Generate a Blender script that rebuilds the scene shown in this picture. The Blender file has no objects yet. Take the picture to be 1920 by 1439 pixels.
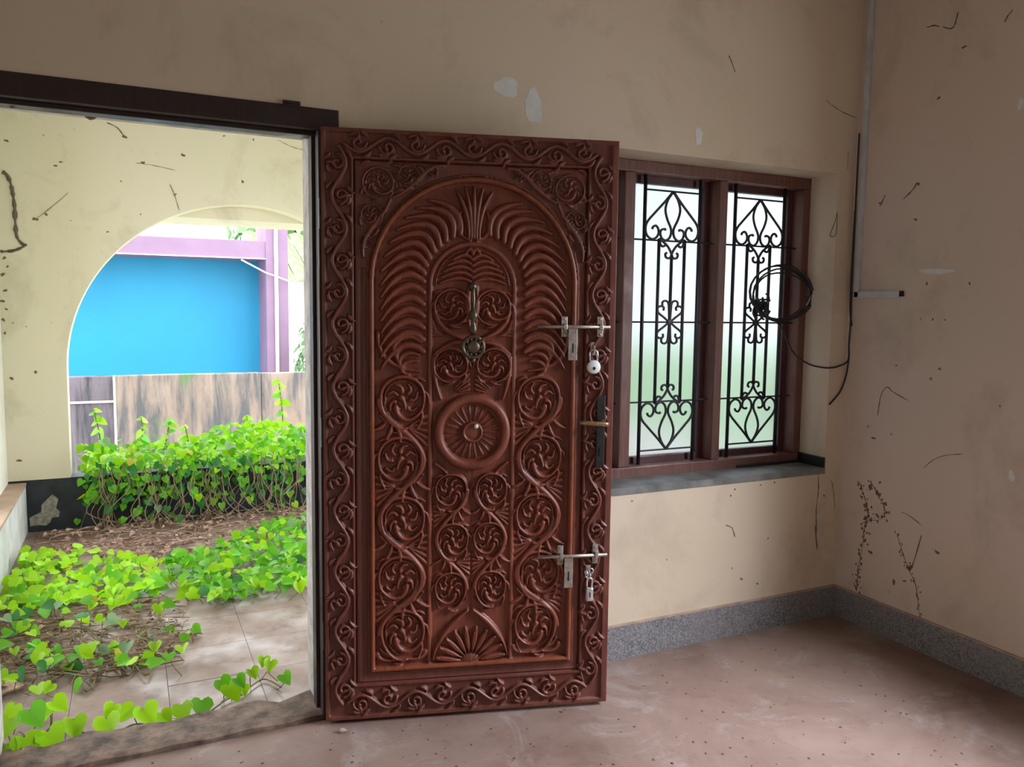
import bpy, bmesh, math, random
import numpy as np
from mathutils import Vector, Matrix, Quaternion

random.seed(7)
RNG = np.random.default_rng(11)
SC = bpy.context.scene
COL = SC.collection

# ------------------------------------------------------------------ camera
W_PX, H_PX = 1920.0, 1439.0
F_PX = 1496.82
YAW, PITCH, ROLL = 0.4469, -0.0908, 0.0124
CAM = Vector((-0.5845, -2.7486, 1.4633))
def cam_axes():
    cy, sy, cp, sp = math.cos(YAW), math.sin(YAW), math.cos(PITCH), math.sin(PITCH)
    f = Vector((sy*cp, cy*cp, sp)); r = Vector((cy, -sy, 0)); u = r.cross(f)
    c, s = math.cos(ROLL), math.sin(ROLL)
    return c*r + s*u, -s*r + c*u, f
AX_R, AX_U, AX_F = cam_axes()
cam_data = bpy.data.cameras.new('camera')
cam_data.sensor_width = 36.0; cam_data.sensor_fit = 'HORIZONTAL'
cam_data.lens = F_PX*36.0/W_PX; cam_data.clip_start = 0.05; cam_data.clip_end = 200
cam = bpy.data.objects.new('camera', cam_data); COL.objects.link(cam)
M = Matrix.Identity(4)
for i in range(3):
    M[i][0], M[i][1], M[i][2], M[i][3] = AX_R[i], AX_U[i], -AX_F[i], CAM[i]
cam.matrix_world = M
SC.camera = cam
def at(px, py, axis, val):
    """the point of the plane axis = val that the photograph shows at a pixel"""
    d = AX_F + AX_R*((px - W_PX/2)/F_PX) - AX_U*((py - H_PX/2)/F_PX)
    k = 'xyz'.index(axis)
    return CAM + d*((val - CAM[k])/d[k])

# ------------------------------------------------------------------ sky, daylight, exposure
SKY = 4.0
world = bpy.data.worlds.new('overcast_sky'); SC.world = world; world.use_nodes = True
wn = world.node_tree.nodes; bg = wn['Background']
bg.inputs['Color'].default_value = (0.93, 0.98, 1.0, 1); bg.inputs['Strength'].default_value = SKY
# daylight slanting down through the side window in the right wall (outside the house, cropped by the opening)
dl = bpy.data.lights.new('side_window_daylight', 'AREA'); dl.shape = 'RECTANGLE'; dl.size = 2.4; dl.size_y = 2.0
dl.energy = 22.0*math.pi*2.4*2.0; dl.color = (0.85, 0.90, 1.0); dl.spread = math.radians(130)
dlo = bpy.data.objects.new('side_window_daylight', dl); COL.objects.link(dlo); dlo.location = (3.95, -2.55, 3.05)
dlo.rotation_euler = Vector((0.72, -0.36, 0.56)).to_track_quat('Z', 'Y').to_euler()
SC.view_settings.view_transform = 'Standard'
SC.view_settings.look = 'None'
SC.view_settings.gamma = 1.0
SC.view_settings.use_curve_mapping = False
SC.view_settings.exposure = 0.27

# ------------------------------------------------------------------ materials
def srgb(r, g, b):
    f = lambda c: (c/12.92 if c <= 0.04045 else ((c + 0.055)/1.055)**2.4)
    return (f(r/255.0), f(g/255.0), f(b/255.0), 1.0)
class Nodes:
    def __init__(self, name):
        self.m = bpy.data.materials.new(name); self.m.use_nodes = True
        self.t = self.m.node_tree; self.b = self.t.nodes['Principled BSDF']
        self.out = self.t.nodes['Material Output']
        tc = self.t.nodes.new('ShaderNodeTexCoord'); self.co = tc.outputs['Object']
    def n(self, kind, **kw):
        nd = self.t.nodes.new(kind)
        for k, v in kw.items():
            if k in nd.inputs: nd.inputs[k].default_value = v
            else: setattr(nd, k, v)
        return nd
    def link(self, a, b): self.t.links.new(a, b)
    def mapped(self, scale, loc=(0, 0, 0)):
        mp = self.n('ShaderNodeMapping'); mp.inputs['Scale'].default_value = scale
        mp.inputs['Location'].default_value = loc; self.link(self.co, mp.inputs['Vector']); return mp.outputs['Vector']
    def noise(self, scale, detail=4, rough=0.55, vec=None, dist=0.0):
        nd = self.n('ShaderNodeTexNoise'); nd.inputs['Scale'].default_value = scale
        nd.inputs['Detail'].default_value = detail; nd.inputs['Roughness'].default_value = rough
        nd.inputs['Distortion'].default_value = dist
        self.link(vec or self.co, nd.inputs['Vector']); return nd.outputs['Fac']
    def ramp(self, fac, stops):
        r = self.n('ShaderNodeValToRGB'); e = r.color_ramp.elements
        while len(e) < len(stops): e.new(0.5)
        for i, (p, c) in enumerate(stops):
            e[i].position = p; e[i].color = c if len(c) == 4 else (*c, 1)
        self.link(fac, r.inputs['Fac']); return r.outputs['Color']
    def mix(self, fac, a, b, mode='MIX'):
        m = self.n('ShaderNodeMix'); m.data_type = 'RGBA'; m.blend_type = mode
        for v, s in ((fac, m.inputs['Factor']), (a, m.inputs[6]), (b, m.inputs[7])):
            if hasattr(v, 'links'): self.link(v, s)
            else: s.default_value = v
        return m.outputs[2]
    def bump(self, h, strength=0.3, dist=0.01):
        b = self.n('ShaderNodeBump'); b.inputs['Strength'].default_value = strength; b.inputs['Distance'].default_value = dist
        self.link(h, b.inputs['Height']); self.link(b.outputs['Normal'], self.b.inputs['Normal'])
    def base(self, c, rough=0.6, metal=0.0, spec=0.5):
        if hasattr(c, 'links'): self.link(c, self.b.inputs['Base Color'])
        else: self.b.inputs['Base Color'].default_value = c
        self.b.inputs['Roughness'].default_value = rough; self.b.inputs['Metallic'].default_value = metal
        self.b.inputs['Specular IOR Level'].default_value = spec
        return self.m
BW = ((0, 0, 0, 1), (1, 1, 1, 1))
def simple(name, c, rough=0.6, metal=0.0, var=0.25, scale=12.0, bump=0.0, spec=0.5, stretch=(1, 1, 1)):
    k = Nodes(name); v = k.mapped(stretch) if stretch != (1, 1, 1) else None
    f = k.noise(scale, 5, 0.6, v)
    lo = tuple(x*(1 - var) for x in c[:3]); hi = tuple(min(1, x*(1 + var)) for x in c[:3])
    k.base(k.ramp(f, [(0.3, lo), (0.7, hi)]), rough, metal, spec)
    if bump: k.bump(k.noise(scale*4, 4), bump, 0.004)
    return k.m

def wall_paint(name, c1, c2, dirt, seed, speck=0.035):
    """old painted plaster: large tonal patches, brown grime blotches, small dark specks"""
    k = Nodes(name)
    big = k.noise(0.9, 3, 0.5, k.mapped((1, 1, 1), (seed, seed*2, 0)))
    col = k.ramp(big, [(0.32, c1), (0.68, c2)])
    g = k.noise(2.3, 8, 0.68, k.mapped((1, 1, 0.8), (seed*3, 1, seed)), 0.4)
    gm = k.ramp(g, [(0.52, BW[0]), (0.76, BW[1])])
    gs = k.n('ShaderNodeMath', operation='MULTIPLY'); k.link(gm, gs.inputs[0]); gs.inputs[1].default_value = 0.55
    col = k.mix(gs.outputs[0], col, dirt)
    vo = k.n('ShaderNodeTexVoronoi'); vo.inputs['Scale'].default_value = 9.0; k.link(k.mapped((1, 1, 1), (seed, 0, 3)), vo.inputs['Vector'])
    sp = k.ramp(vo.outputs['Distance'], [(0.0, BW[1]), (speck, BW[1]), (speck + 0.03, BW[0])])
    where = k.ramp(k.noise(1.6, 3, 0.6, k.mapped((1, 1, 1), (2*seed, 5, 1))), [(0.52, BW[0]), (0.62, BW[1])])
    sm = k.mix(1.0, sp, where, 'MULTIPLY')
    sv = k.n('ShaderNodeMath', operation='MULTIPLY'); k.link(sm, sv.inputs[0]); sv.inputs[1].default_value = 0.7
    col = k.mix(sv.outputs[0], col, (0.06, 0.045, 0.03, 1))
    k.base(col, 0.62, 0, 0.35)
    k.bump(k.noise(35, 5, 0.6), 0.12, 0.004)
    return k.m
M_WALL = wall_paint('cream_wall_paint', (0.63, 0.52, 0.385), (0.70, 0.58, 0.465), (0.36, 0.27, 0.20, 1), 1.3)
M_WALL_R = wall_paint('pinkish_wall_paint', (0.62, 0.515, 0.42), (0.68, 0.555, 0.485), (0.34, 0.25, 0.18, 1), 4.1, 0.05)
M_CEIL = simple('ceiling_whitewash', (0.50, 0.44, 0.35, 1), 0.8)
M_DUSK = wall_paint('dull_brown_wall_paint', (0.56, 0.46, 0.35), (0.60, 0.50, 0.40), (0.28, 0.2, 0.14, 1), 2.2)
M_VER = wall_paint('pale_yellow_wall_paint', (0.74, 0.71, 0.55), (0.77, 0.71, 0.60), (0.40, 0.34, 0.22, 1), 7.7, 0.04)
M_REVEAL = simple('weathered_white_plaster', (0.42, 0.38, 0.37, 1), 0.8, var=0.3, scale=18, bump=0.3)

def floor_mat():
    k = Nodes('dusty_red_cement')
    a = k.noise(1.5, 7, 0.66, None, 0.5)
    c = k.ramp(a, [(0.28, (0.135, 0.078, 0.06)), (0.45, (0.225, 0.145, 0.118)), (0.6, (0.27, 0.185, 0.155)), (0.78, (0.29, 0.20, 0.14))])
    d = k.ramp(k.noise(2.6, 10, 0.74, None, 0.6), [(0.54, BW[0]), (0.70, BW[1])])
    dm = k.n('ShaderNodeMath', operation='MULTIPLY'); k.link(d, dm.inputs[0]); dm.inputs[1].default_value = 0.6
    c = k.mix(dm.outputs[0], c, (0.44, 0.385, 0.38, 1))
    g = k.ramp(k.noise(11, 8, 0.75), [(0.55, BW[0]), (0.75, (0.6, 0.6, 0.6, 1))])
    c = k.mix(g, c, (0.12, 0.072, 0.055, 1))
    s = k.ramp(k.noise(60, 3, 0.7), [(0.66, BW[0]), (0.72, BW[1])])
    c = k.mix(s, c, (0.12, 0.075, 0.06, 1))
    k.base(c, 0.55, 0, 0.4)
    k.link(k.ramp(k.noise(4, 5), [(0.3, (0.42,)*3), (0.7, (0.75,)*3)]), k.b.inputs['Roughness'])
    k.bump(k.noise(25, 6, 0.65), 0.25, 0.006)
    return k.m
M_FLOOR = floor_mat()
def terrazzo():
    k = Nodes('grey_mosaic_skirting')
    vo = k.n('ShaderNodeTexVoronoi'); vo.inputs['Scale'].default_value = 190.0; k.link(k.co, vo.inputs['Vector'])
    sep = k.n('ShaderNodeSeparateColor'); k.link(vo.outputs['Color'], sep.inputs['Color'])
    c = k.ramp(sep.outputs[0], [(0.15, (0.11, 0.11, 0.115)), (0.5, (0.19, 0.185, 0.195)), (0.9, (0.30, 0.29, 0.305))])
    c = k.mix(k.ramp(k.noise(5, 5), [(0.35, BW[0]), (0.7, (0.6, 0.6, 0.6, 1))]), c, (0.24, 0.22, 0.22, 1))
    k.base(c, 0.5); return k.m
M_SKIRT = terrazzo()
M_SKIRTCAP = simple('skirting_top_mortar', (0.42, 0.30, 0.24, 1), 0.8)

def carved_wood(name, dark, mid, light, rough=0.42):
    k = Nodes(name)
    g = k.noise(7, 8, 0.62, k.mapped((9, 9, 0.7)), 1.2)
    c = k.ramp(g, [(0.28, dark), (0.52, mid), (0.78, light)])
    p = k.ramp(k.noise(3.0, 5, 0.6), [(0.4, BW[0]), (0.75, (0.55, 0.55, 0.55, 1))])
    c = k.mix(p, c, (dark[0]*0.75, dark[1]*0.75, dark[2]*0.8, 1))
    k.base(c, rough, 0, 0.5)
    k.link(k.ramp(k.noise(9, 5), [(0.3, (rough - 0.1,)*3), (0.7, (rough + 0.2,)*3)]), k.b.inputs['Roughness'])
    k.bump(k.noise(14, 8, 0.7, k.mapped((20, 20, 1.2))), 0.08, 0.002)
    return k.m
M_CARVE = carved_wood('carved_red_brown_teak', (0.125, 0.030, 0.017), (0.215, 0.054, 0.029), (0.31, 0.088, 0.043))
M_BORDER = carved_wood('carved_border_teak', (0.10, 0.028, 0.020), (0.17, 0.048, 0.033), (0.235, 0.073, 0.047))
M_MOULD = carved_wood('polished_moulding_teak', (0.14, 0.036, 0.018), (0.24, 0.064, 0.028), (0.32, 0.095, 0.040), 0.3)
M_FRAME = carved_wood('dark_maroon_frame_paint', (0.022, 0.012, 0.014), (0.034, 0.017, 0.019), (0.05, 0.024, 0.024), 0.4)
M_WFRAME = carved_wood('brown_window_frame_wood', (0.11, 0.042, 0.034), (0.17, 0.072, 0.056), (0.23, 0.105, 0.08), 0.45)
M_SHUT = carved_wood('dark_window_shutter_wood', (0.06, 0.022, 0.024), (0.09, 0.032, 0.034), (0.12, 0.045, 0.045), 0.45)
M_IRON = simple('black_painted_iron', (0.018, 0.020, 0.032, 1), 0.45, 0.0, 0.3, 40, 0.1)
M_SILL = simple('dark_cement_sill', (0.17, 0.175, 0.17, 1), 0.5, 0, 0.45, 9, 0.15)
M_SILLDK = simple('black_oxide_skirting', (0.012, 0.014, 0.017, 1), 0.45)
M_STEEL = simple('dull_steel', (0.46, 0.41, 0.37, 1), 0.42, 0.75, 0.3, 50)
M_STEEL2 = simple('bright_steel', (0.75, 0.76, 0.78, 1), 0.28, 0.8, 0.12, 50)
M_BRASS = simple('tarnished_brass', (0.13, 0.10, 0.075, 1), 0.42, 0.8, 0.35, 60)
M_LEVER = simple('worn_gold_lever', (0.36, 0.25, 0.13, 1), 0.35, 0.8, 0.3, 60)
M_PLATE = simple('dark_lock_plate', (0.035, 0.036, 0.036, 1), 0.4, 0.5, 0.4, 30)
M_HOLE = simple('slot_black', (0.006, 0.006, 0.006, 1), 0.8)
M_WHITE = simple('white_enamel', (0.80, 0.82, 0.82, 1), 0.35, 0, 0.05)
M_PVC = simple('grey_white_plastic_casing', (0.52, 0.53, 0.56, 1), 0.5, 0, 0.2, 9)
M_CABLE = simple('black_cable', (0.016, 0.015, 0.017, 1), 0.5)
M_WEB = simple('dusty_cobweb', (0.13, 0.10, 0.075, 1), 0.9)
M_WEBL = simple('pale_dusty_thread', (0.36, 0.31, 0.22, 1), 0.9)
M_MOULDY = simple('black_mould', (0.17, 0.125, 0.09, 1), 0.9, 0, 0.5, 60)
M_PATCH = simple('bare_white_putty', (0.70, 0.70, 0.68, 1), 0.8, 0, 0.08, 20)
M_MUD = simple('mud_nest', (0.17, 0.09, 0.05, 1), 0.9, 0, 0.4, 60, 0.5)
def glass_mat():
    k = Nodes('frosted_window_glass'); t = k.t
    tr = k.n('ShaderNodeBsdfTranslucent'); tr.inputs['Color'].default_value = (0.70, 0.72, 0.75, 1)
    gl = k.n('ShaderNodeBsdfRefraction'); gl.inputs['Color'].default_value = (0.54, 0.56, 0.575, 1)
    gl.inputs['Roughness'].default_value = 0.38; gl.inputs['IOR'].default_value = 1.12
    mx = k.n('ShaderNodeMixShader'); mx.inputs[0].default_value = 0.7
    k.link(tr.outputs[0], mx.inputs[1]); k.link(gl.outputs[0], mx.inputs[2])
    k.link(mx.outputs[0], k.out.inputs['Surface'])
    t.nodes.remove(k.b); return k.m
M_GLASS = glass_mat()

# ------------------------------------------------------------------ mesh helpers
class MB:
    def __init__(self): self.v = []; self.f = []
    def add(self, vs, fs):
        o = len(self.v); self.v += [tuple(p) for p in vs]; self.f += [tuple(i + o for i in q) for q in fs]; return self
    def box(self, x0, x1, y0, y1, z0, z1):
        vs = [(x, y, z) for x in (x0, x1) for y in (y0, y1) for z in (z0, z1)]
        return self.add(vs, [(0, 1, 3, 2), (4, 6, 7, 5), (0, 4, 5, 1), (2, 3, 7, 6), (0, 2, 6, 4), (1, 5, 7, 3)])
    def bbox(self, x0, x1, y0, y1, z0, z1, b=0.004, mat=None):
        """bevelled box"""
        bm = bmesh.new(); bmesh.ops.create_cube(bm, size=1.0)
        for v in bm.verts:
            v.co = Vector(((x0 + x1)/2 + v.co.x*(x1 - x0), (y0 + y1)/2 + v.co.y*(y1 - y0), (z0 + z1)/2 + v.co.z*(z1 - z0)))
        b = min(b, 0.45*min(abs(x1 - x0), abs(y1 - y0), abs(z1 - z0)))
        bmesh.ops.bevel(bm, geom=bm.edges[:], offset=b, segments=2, profile=0.6, affect='EDGES')
        bm.verts.index_update()
        vs = [v.co.copy() for v in bm.verts]
        if mat: vs = [mat @ v for v in vs]
        self.add(vs, [[v.index for v in f.verts] for f in bm.faces]); bm.free(); return self
    def tube(self, pts, r, sides=6, cap=True):
        pts = [Vector(p) for p in pts]; n = len(pts)
        rr = r if isinstance(r, (list, tuple)) else [r]*n
        t0 = (pts[1] - pts[0]).normalized()
        up = Vector((0, 0, 1)) if abs(t0.z) < 0.9 else Vector((1, 0, 0))
        a = t0.cross(up).normalized(); vs = []
        for i, p in enumerate(pts):
            t = (pts[min(i + 1, n - 1)] - pts[max(i - 1, 0)])
            if t.length < 1e-9: t = t0
            t = t.normalized(); a = (a - t*a.dot(t))
            a = a.normalized() if a.length > 1e-6 else t.orthogonal().normalized()
            b = t.cross(a)
            for k in range(sides):
                w = 2*math.pi*k/sides; vs.append(p + (a*math.cos(w) + b*math.sin(w))*rr[i])
        fs = [(i*sides + k, i*sides + (k + 1) % sides, (i + 1)*sides + (k + 1) % sides, (i + 1)*sides + k) for i in range(n - 1) for k in range(sides)]
        if cap: fs += [tuple(range(sides))[::-1], tuple((n - 1)*sides + k for k in range(sides))]
        return self.add(vs, fs)
    def lathe(self, prof, axis_o, axis_d, sides=16):
        """prof: (radius, height along axis)"""
        o = Vector(axis_o); d = Vector(axis_d).normalized(); a = d.orthogonal().normalized(); b = d.cross(a); vs = []
        for (r, h) in prof:
            for k in range(sides):
                w = 2*math.pi*k/sides; vs.append(o + d*h + (a*math.cos(w) + b*math.sin(w))*max(r, 1e-4))
        n = len(prof)
        fs = [(i*sides + k, i*sides + (k + 1) % sides, (i + 1)*sides + (k + 1) % sides, (i + 1)*sides + k) for i in range(n - 1) for k in range(sides)]
        fs += [tuple(range(sides))[::-1], tuple((n - 1)*sides + k for k in range(sides))]
        return self.add(vs, fs)
    def torus(self, c, nrm, R, r, n=20, m=7, a0=0.0, a1=2*math.pi):
        c = Vector(c); d = Vector(nrm).normalized(); a = d.orthogonal().normalized(); b = d.cross(a)
        return self.tube([c + (a*math.cos(w) + b*math.sin(w))*R for w in [a0 + (a1 - a0)*i/n for i in range(n + 1)]], r, m)
    def prism(self, outline, d0, d1):
        """closed outline of points extruded from + d0 to + d1"""
        n = len(outline); d0 = Vector(d0); d1 = Vector(d1)
        vs = [Vector(p) + d0 for p in outline] + [Vector(p) + d1 for p in outline]
        return self.add(vs, [tuple(range(n))[::-1], tuple(range(n, 2*n))] + [(i, (i + 1) % n, n + (i + 1) % n, n + i) for i in range(n)])
    def build(self, name, mat, parent=None, smooth=False, origin=None):
        off = Vector(origin) if origin is not None else (ORG.get(parent.name, Vector()) if parent else Vector())
        me = bpy.data.meshes.new(name)
        me.from_pydata([(p[0] - off[0], p[1] - off[1], p[2] - off[2]) for p in self.v], [], self.f)
        bm = bmesh.new(); bm.from_mesh(me); bmesh.ops.recalc_face_normals(bm, faces=bm.faces); bm.to_mesh(me); bm.free()
        me.materials.append(mat)
        if smooth: me.polygons.foreach_set('use_smooth', [True]*len(me.polygons))
        o = bpy.data.objects.new(name, me); COL.objects.link(o)
        if parent:
            o.parent = parent; ORG[o.name] = off
        elif origin is not None:
            o.location = origin; ORG[o.name] = off
        return o
ORG = {}
def tag(o, label=None, cat=None, group=None, kind=None):
    if label: o['label'] = label
    if cat: o['category'] = cat
    if group: o['group'] = group
    if kind: o['kind'] = kind
    return o
def empty(name, loc, rz=0.0):
    o = bpy.data.objects.new(name, None); COL.objects.link(o); o.location = loc; o.rotation_euler = (0, 0, rz)
    o.empty_display_size = 0.1; ORG[o.name] = Vector(loc) if rz == 0 else Vector(); return o
def clone(o, parent, loc=None):
    c = o.copy(); COL.objects.link(c); c.parent = parent
    if loc is not None: c.location = loc
    return c

# ================================================================== ROOM SHELL
XR, XL, YF, ZC = 2.5, -2.3, -5.0, 3.05      # right wall, left wall, wall behind the camera, ceiling
T = 0.235                                   # wall thickness
DX0, DX1, DZ = -1.07, 0.072, 2.128          # door frame outer edges
WX0, WX1, WZ0, WZ1 = 0.829, 2.394, 0.7265, 2.1136   # window recess

m = MB()
m.box(XL - T, DX0, 0, T, -0.3, ZC); m.box(DX0, DX1, 0, T, DZ, ZC); m.box(DX1, WX0, 0, T, -0.3, ZC)
m.box(WX0, WX1, 0, T, -0.3, WZ0 - 0.02); m.box(WX0, WX1, 0, T, WZ1, ZC); m.box(WX1, XR + T, 0, T, -0.3, ZC)
wall_back = tag(m.build('wall_back', M_WALL), 'grimy cream plaster wall that holds the carved door and the window', 'wall', kind='structure')
SWY0, SWY1, SWZ0, SWZ1 = -2.70, -1.00, 0.85, 2.2
m = MB()
m.box(XR, XR + T, SWY1, 0, -0.3, ZC); m.box(XR, XR + T, YF - T, SWY0, -0.3, ZC)
m.box(XR, XR + T, SWY0, SWY1, -0.3, SWZ0); m.box(XR, XR + T, SWY0, SWY1, SWZ1, ZC)
wall_right = tag(m.build('wall_right', M_WALL_R), 'stained pinkish plaster wall at the right with mould marks', 'wall', kind='structure')
m = MB(); m.box(XL - T, XL, -3.45, 0, -0.3, ZC); m.box(XL - T, XL, YF, -4.4, -0.3, ZC); m.box(XL - T, XL, -4.4, -3.45, 2.05, ZC); m.box(XL - T, XL, -4.4, -3.45, -0.3, 0.0)  # doorway opening added out of view so sky light brightens the room
tag(m.build('wall_left', M_DUSK), 'dull cream plaster wall left of the camera, with a doorway opening added to brighten the room', 'wall', kind='structure')
m = MB(); m.box(XL - T, XR, YF - T, YF, -0.3, ZC)
tag(m.build('wall_front', M_DUSK), 'dull cream plaster wall behind the camera', 'wall', kind='structure')
m = MB(); m.box(XL, XR, YF, 0, -0.3, 0.0)
floor = tag(m.build('floor', M_FLOOR), 'dusty reddish cement floor inside the room', 'floor', kind='structure')
m = MB(); m.box(XL - T, XR + T, YF - T, T, ZC, ZC + 0.15)
tag(m.build('ceiling', M_CEIL), 'plain whitewashed ceiling slab over the room', 'ceiling', kind='structure')
# skirting of grey mosaic
HB = 0.149
def skirting(name, label, x0, x1, y0, y1):
    m = MB(); m.box(x0, x1, y0, y1, 0, HB - 0.006); o = tag(m.build(name, M_SKIRT), label, 'baseboard', kind='structure')
    m = MB(); m.box(x0, x1, y0, y1, HB - 0.006, HB); m.build('top_edge', M_SKIRTCAP, o)
skirting('baseboard_back', 'grey speckled mosaic skirting under the window wall', DX1, XR - 0.012, -0.012, 0.0)
skirting('baseboard_right', 'grey speckled mosaic skirting along the right wall', XR - 0.012, XR, YF, 0.0)
skirting('baseboard_left', 'grey speckled mosaic skirting along the left wall', XL, XL + 0.012, -3.1, -0.02)

# ------------------------------------------------------------------ door frame (trim_1)
tr = tag(empty('trim_1', (DX0, 0, 0)), 'dark maroon wooden frame around the open doorway', 'door frame', kind='structure')
FY0, FY1 = -0.006, 0.098
m = MB(); m.bbox(DX0, DX1, FY0, FY1, 2.058, DZ, 0.004); m.build('head', M_FRAME, tr)
for x0, x1 in ((0.0, DX1), (DX0, -1.0)):
    m = MB(); m.bbox(x0, x1, FY0, FY1, 0.0, 2.058, 0.004); m.build('jamb', M_FRAME, tr)
m = MB(); m.bbox(-1.0, 0.0, 0.035, FY1, 2.044, 2.058, 0.002); m.build('door_stop', M_FRAME, tr)
m = MB(); m.bbox(-0.012, 0.0, 0.045, FY1, 0.0, 2.046, 0.002); m.build('door_stop', M_FRAME, tr)
m = MB(); m.bbox(-1.0, -0.988, 0.045, FY1, 0.0, 2.046, 0.002); m.build('door_stop', M_FRAME, tr)
# plaster reveal behind the frame
m = MB(); m.box(-1.07, 0.072, FY1, T, 2.066, DZ); m.build('reveal', M_REVEAL, tr)
def ragged_strip(x0, x1):
    m = MB(); m.box(x0, x1, FY1, T, -0.05, 2.066)
    return m
ragged_strip(-0.004, 0.072).build('reveal', M_REVEAL, tr); ragged_strip(-1.07, -0.996).build('reveal', M_REVEAL, tr)
# small staple on top of the head
p = at(546, 192, 'y', -0.004)
m = MB(); m.bbox(p.x - 0.028, p.x + 0.028, -0.014, 0.0, p.z - 0.014, p.z + 0.004, 0.002); m.bbox(p.x - 0.02, p.x + 0.02, -0.022, -0.012, p.z - 0.008, p.z - 0.002, 0.001)
m.build('staple', M_FRAME, tr)
# mud wasp nests under the head
for (px, py, r) in ((170, 214, 0.018), (24, 191, 0.013)):
    p = at(px, py, 'z', 2.058); m = MB()
    m.lathe([(0.3*r, 0.0), (r, -0.004), (1.05*r, -0.012), (0.7*r, -0.02), (0.2*r, -0.024)], (p.x, min(p.y, 0.16), 2.064), (0.1, 0, 1), 9)
    tag(m.build('mud_nest', M_MUD, None, True), 'small brown mud nest under the door head, ' + ('right one of two' if px > 100 else 'near the left picture edge'), 'mud nest')

# threshold
tag_th = MB()
n = 16; outer = [(-1.0 + i/n, T - 0.03 + 0.018*math.sin(i*2.1) + 0.01*math.sin(i*5.3)) for i in range(n + 1)]
prof = [(x, 0.0, 0.0) for x, _ in outer]
for i in range(n):
    x0, y0 = outer[i]; x1, y1 = outer[i + 1]; h0 = 0.022 + 0.004*math.sin(i*1.7); h1 = 0.022 + 0.004*math.sin((i + 1)*1.7)
    tag_th.add([(x0, 0.002, -0.05), (x1, 0.002, -0.05), (x1, 0.002, h1 - 0.006), (x0, 0.002, h0 - 0.006), (x0, 0.03, h0), (x1, 0.03, h1), (x1, y1 - 0.02, h1 - 0.002), (x0, y0 - 0.02, h0 - 0.002), (x0, y0, h0 - 0.02), (x1, y1, h1 - 0.02), (x0, y0, -0.05), (x1, y1, -0.05)],
               [(0, 1, 2, 3), (3, 2, 5, 4), (4, 5, 6, 7), (7, 6, 9, 8), (8, 9, 11, 10)])
M_THRESH = simple('worn_brown_cement', (0.15, 0.10, 0.075, 1), 0.8, 0, 0.8, 13, 0.6)
tag(tag_th.build('threshold', M_THRESH), 'worn brown cement threshold under the open doorway', 'threshold', kind='structure')
m = MB(); m.box(-1.07, 0.072, 0, T, -0.3, -0.05)
tag(m.build('floor_doorway', M_THRESH), 'cement base under the doorway threshold', 'floor', kind='structure')

# ================================================================== CARVED DOOR LEAF
TH = 0.2761; DW, DB, DT = 1.0214, 0.0, 2.045      # local v runs from 0 (z = 0.015) to 2.045
HINGE = (0.0, -0.047, 0.015)
door = empty('door_1', HINGE, -TH)
tag(door, 'open reddish-brown carved wooden door leaf with arch and rosette', 'door', kind='structure')
STEP = 0.0024
us = np.concatenate([[0.0], np.linspace(0, DW, int(DW/STEP)), [DW]])
vs_ = np.concatenate([[0.0], np.linspace(0, DT, int(DT/STEP)), [DT]])
U, V = np.meshgrid(us, vs_)
V0 = 0.015                               # pixel-derived v values below are heights above the floor
Z = V + V0
BL, BR_, BB, BT = 0.105, 0.914, 0.140, 1.962
inside = (U > BL) & (U < BR_) & (Z > BB) & (Z < BT)
UC, VC, RA = 0.517, 1.555, 0.345
sd = np.where(Z > VC, np.hypot(U - UC, Z - VC) - RA, np.maximum(np.abs(U - UC) - RA, 0.2 - Z))
H = np.zeros_like(U)
# border ground between the flat rims
rim = np.minimum.reduce([U - 0.012, DW - 0.022 - U, Z - V0 - 0.014, DT + V0 - 0.012 - Z])
bin_ = np.maximum.reduce([BL - 0.008 - U, U - BR_ - 0.008, BB - 0.008 - Z, Z - BT - 0.008])
H -= 0.007*np.clip(np.minimum(rim, bin_)/0.004, 0, 1)*(~inside)
# inner frame + moulding
H = np.where(inside, -0.008, H)
edge = np.minimum.reduce([U - BL, BR_ - U, Z - BB, BT - Z])
H = np.where(inside, H - 0.010*np.exp(-(edge/0.004)**2), H)
cav = np.clip(1 - ((sd - 0.036)/0.014)**2, 0, 1)
side_zone = inside & (Z < 1.60)
H = np.where(side_zone, H - 0.004*np.sqrt(cav), H)
ridge = np.clip(1 - ((sd - 0.0085)/0.0095)**2, 0, 1)
H = np.where(inside & (ridge > 0), np.maximum(H, -0.006 + 0.013*np.sqrt(ridge)), H)
ridge2 = np.clip(1 - ((sd - 0.0225)/0.0035)**2, 0, 1)
H = np.where(inside & (ridge2 > 0), np.maximum(H, -0.006 + 0.004*np.sqrt(ridge2)), H)
H = np.where(inside & (sd < -0.001), -0.016, H)

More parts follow.
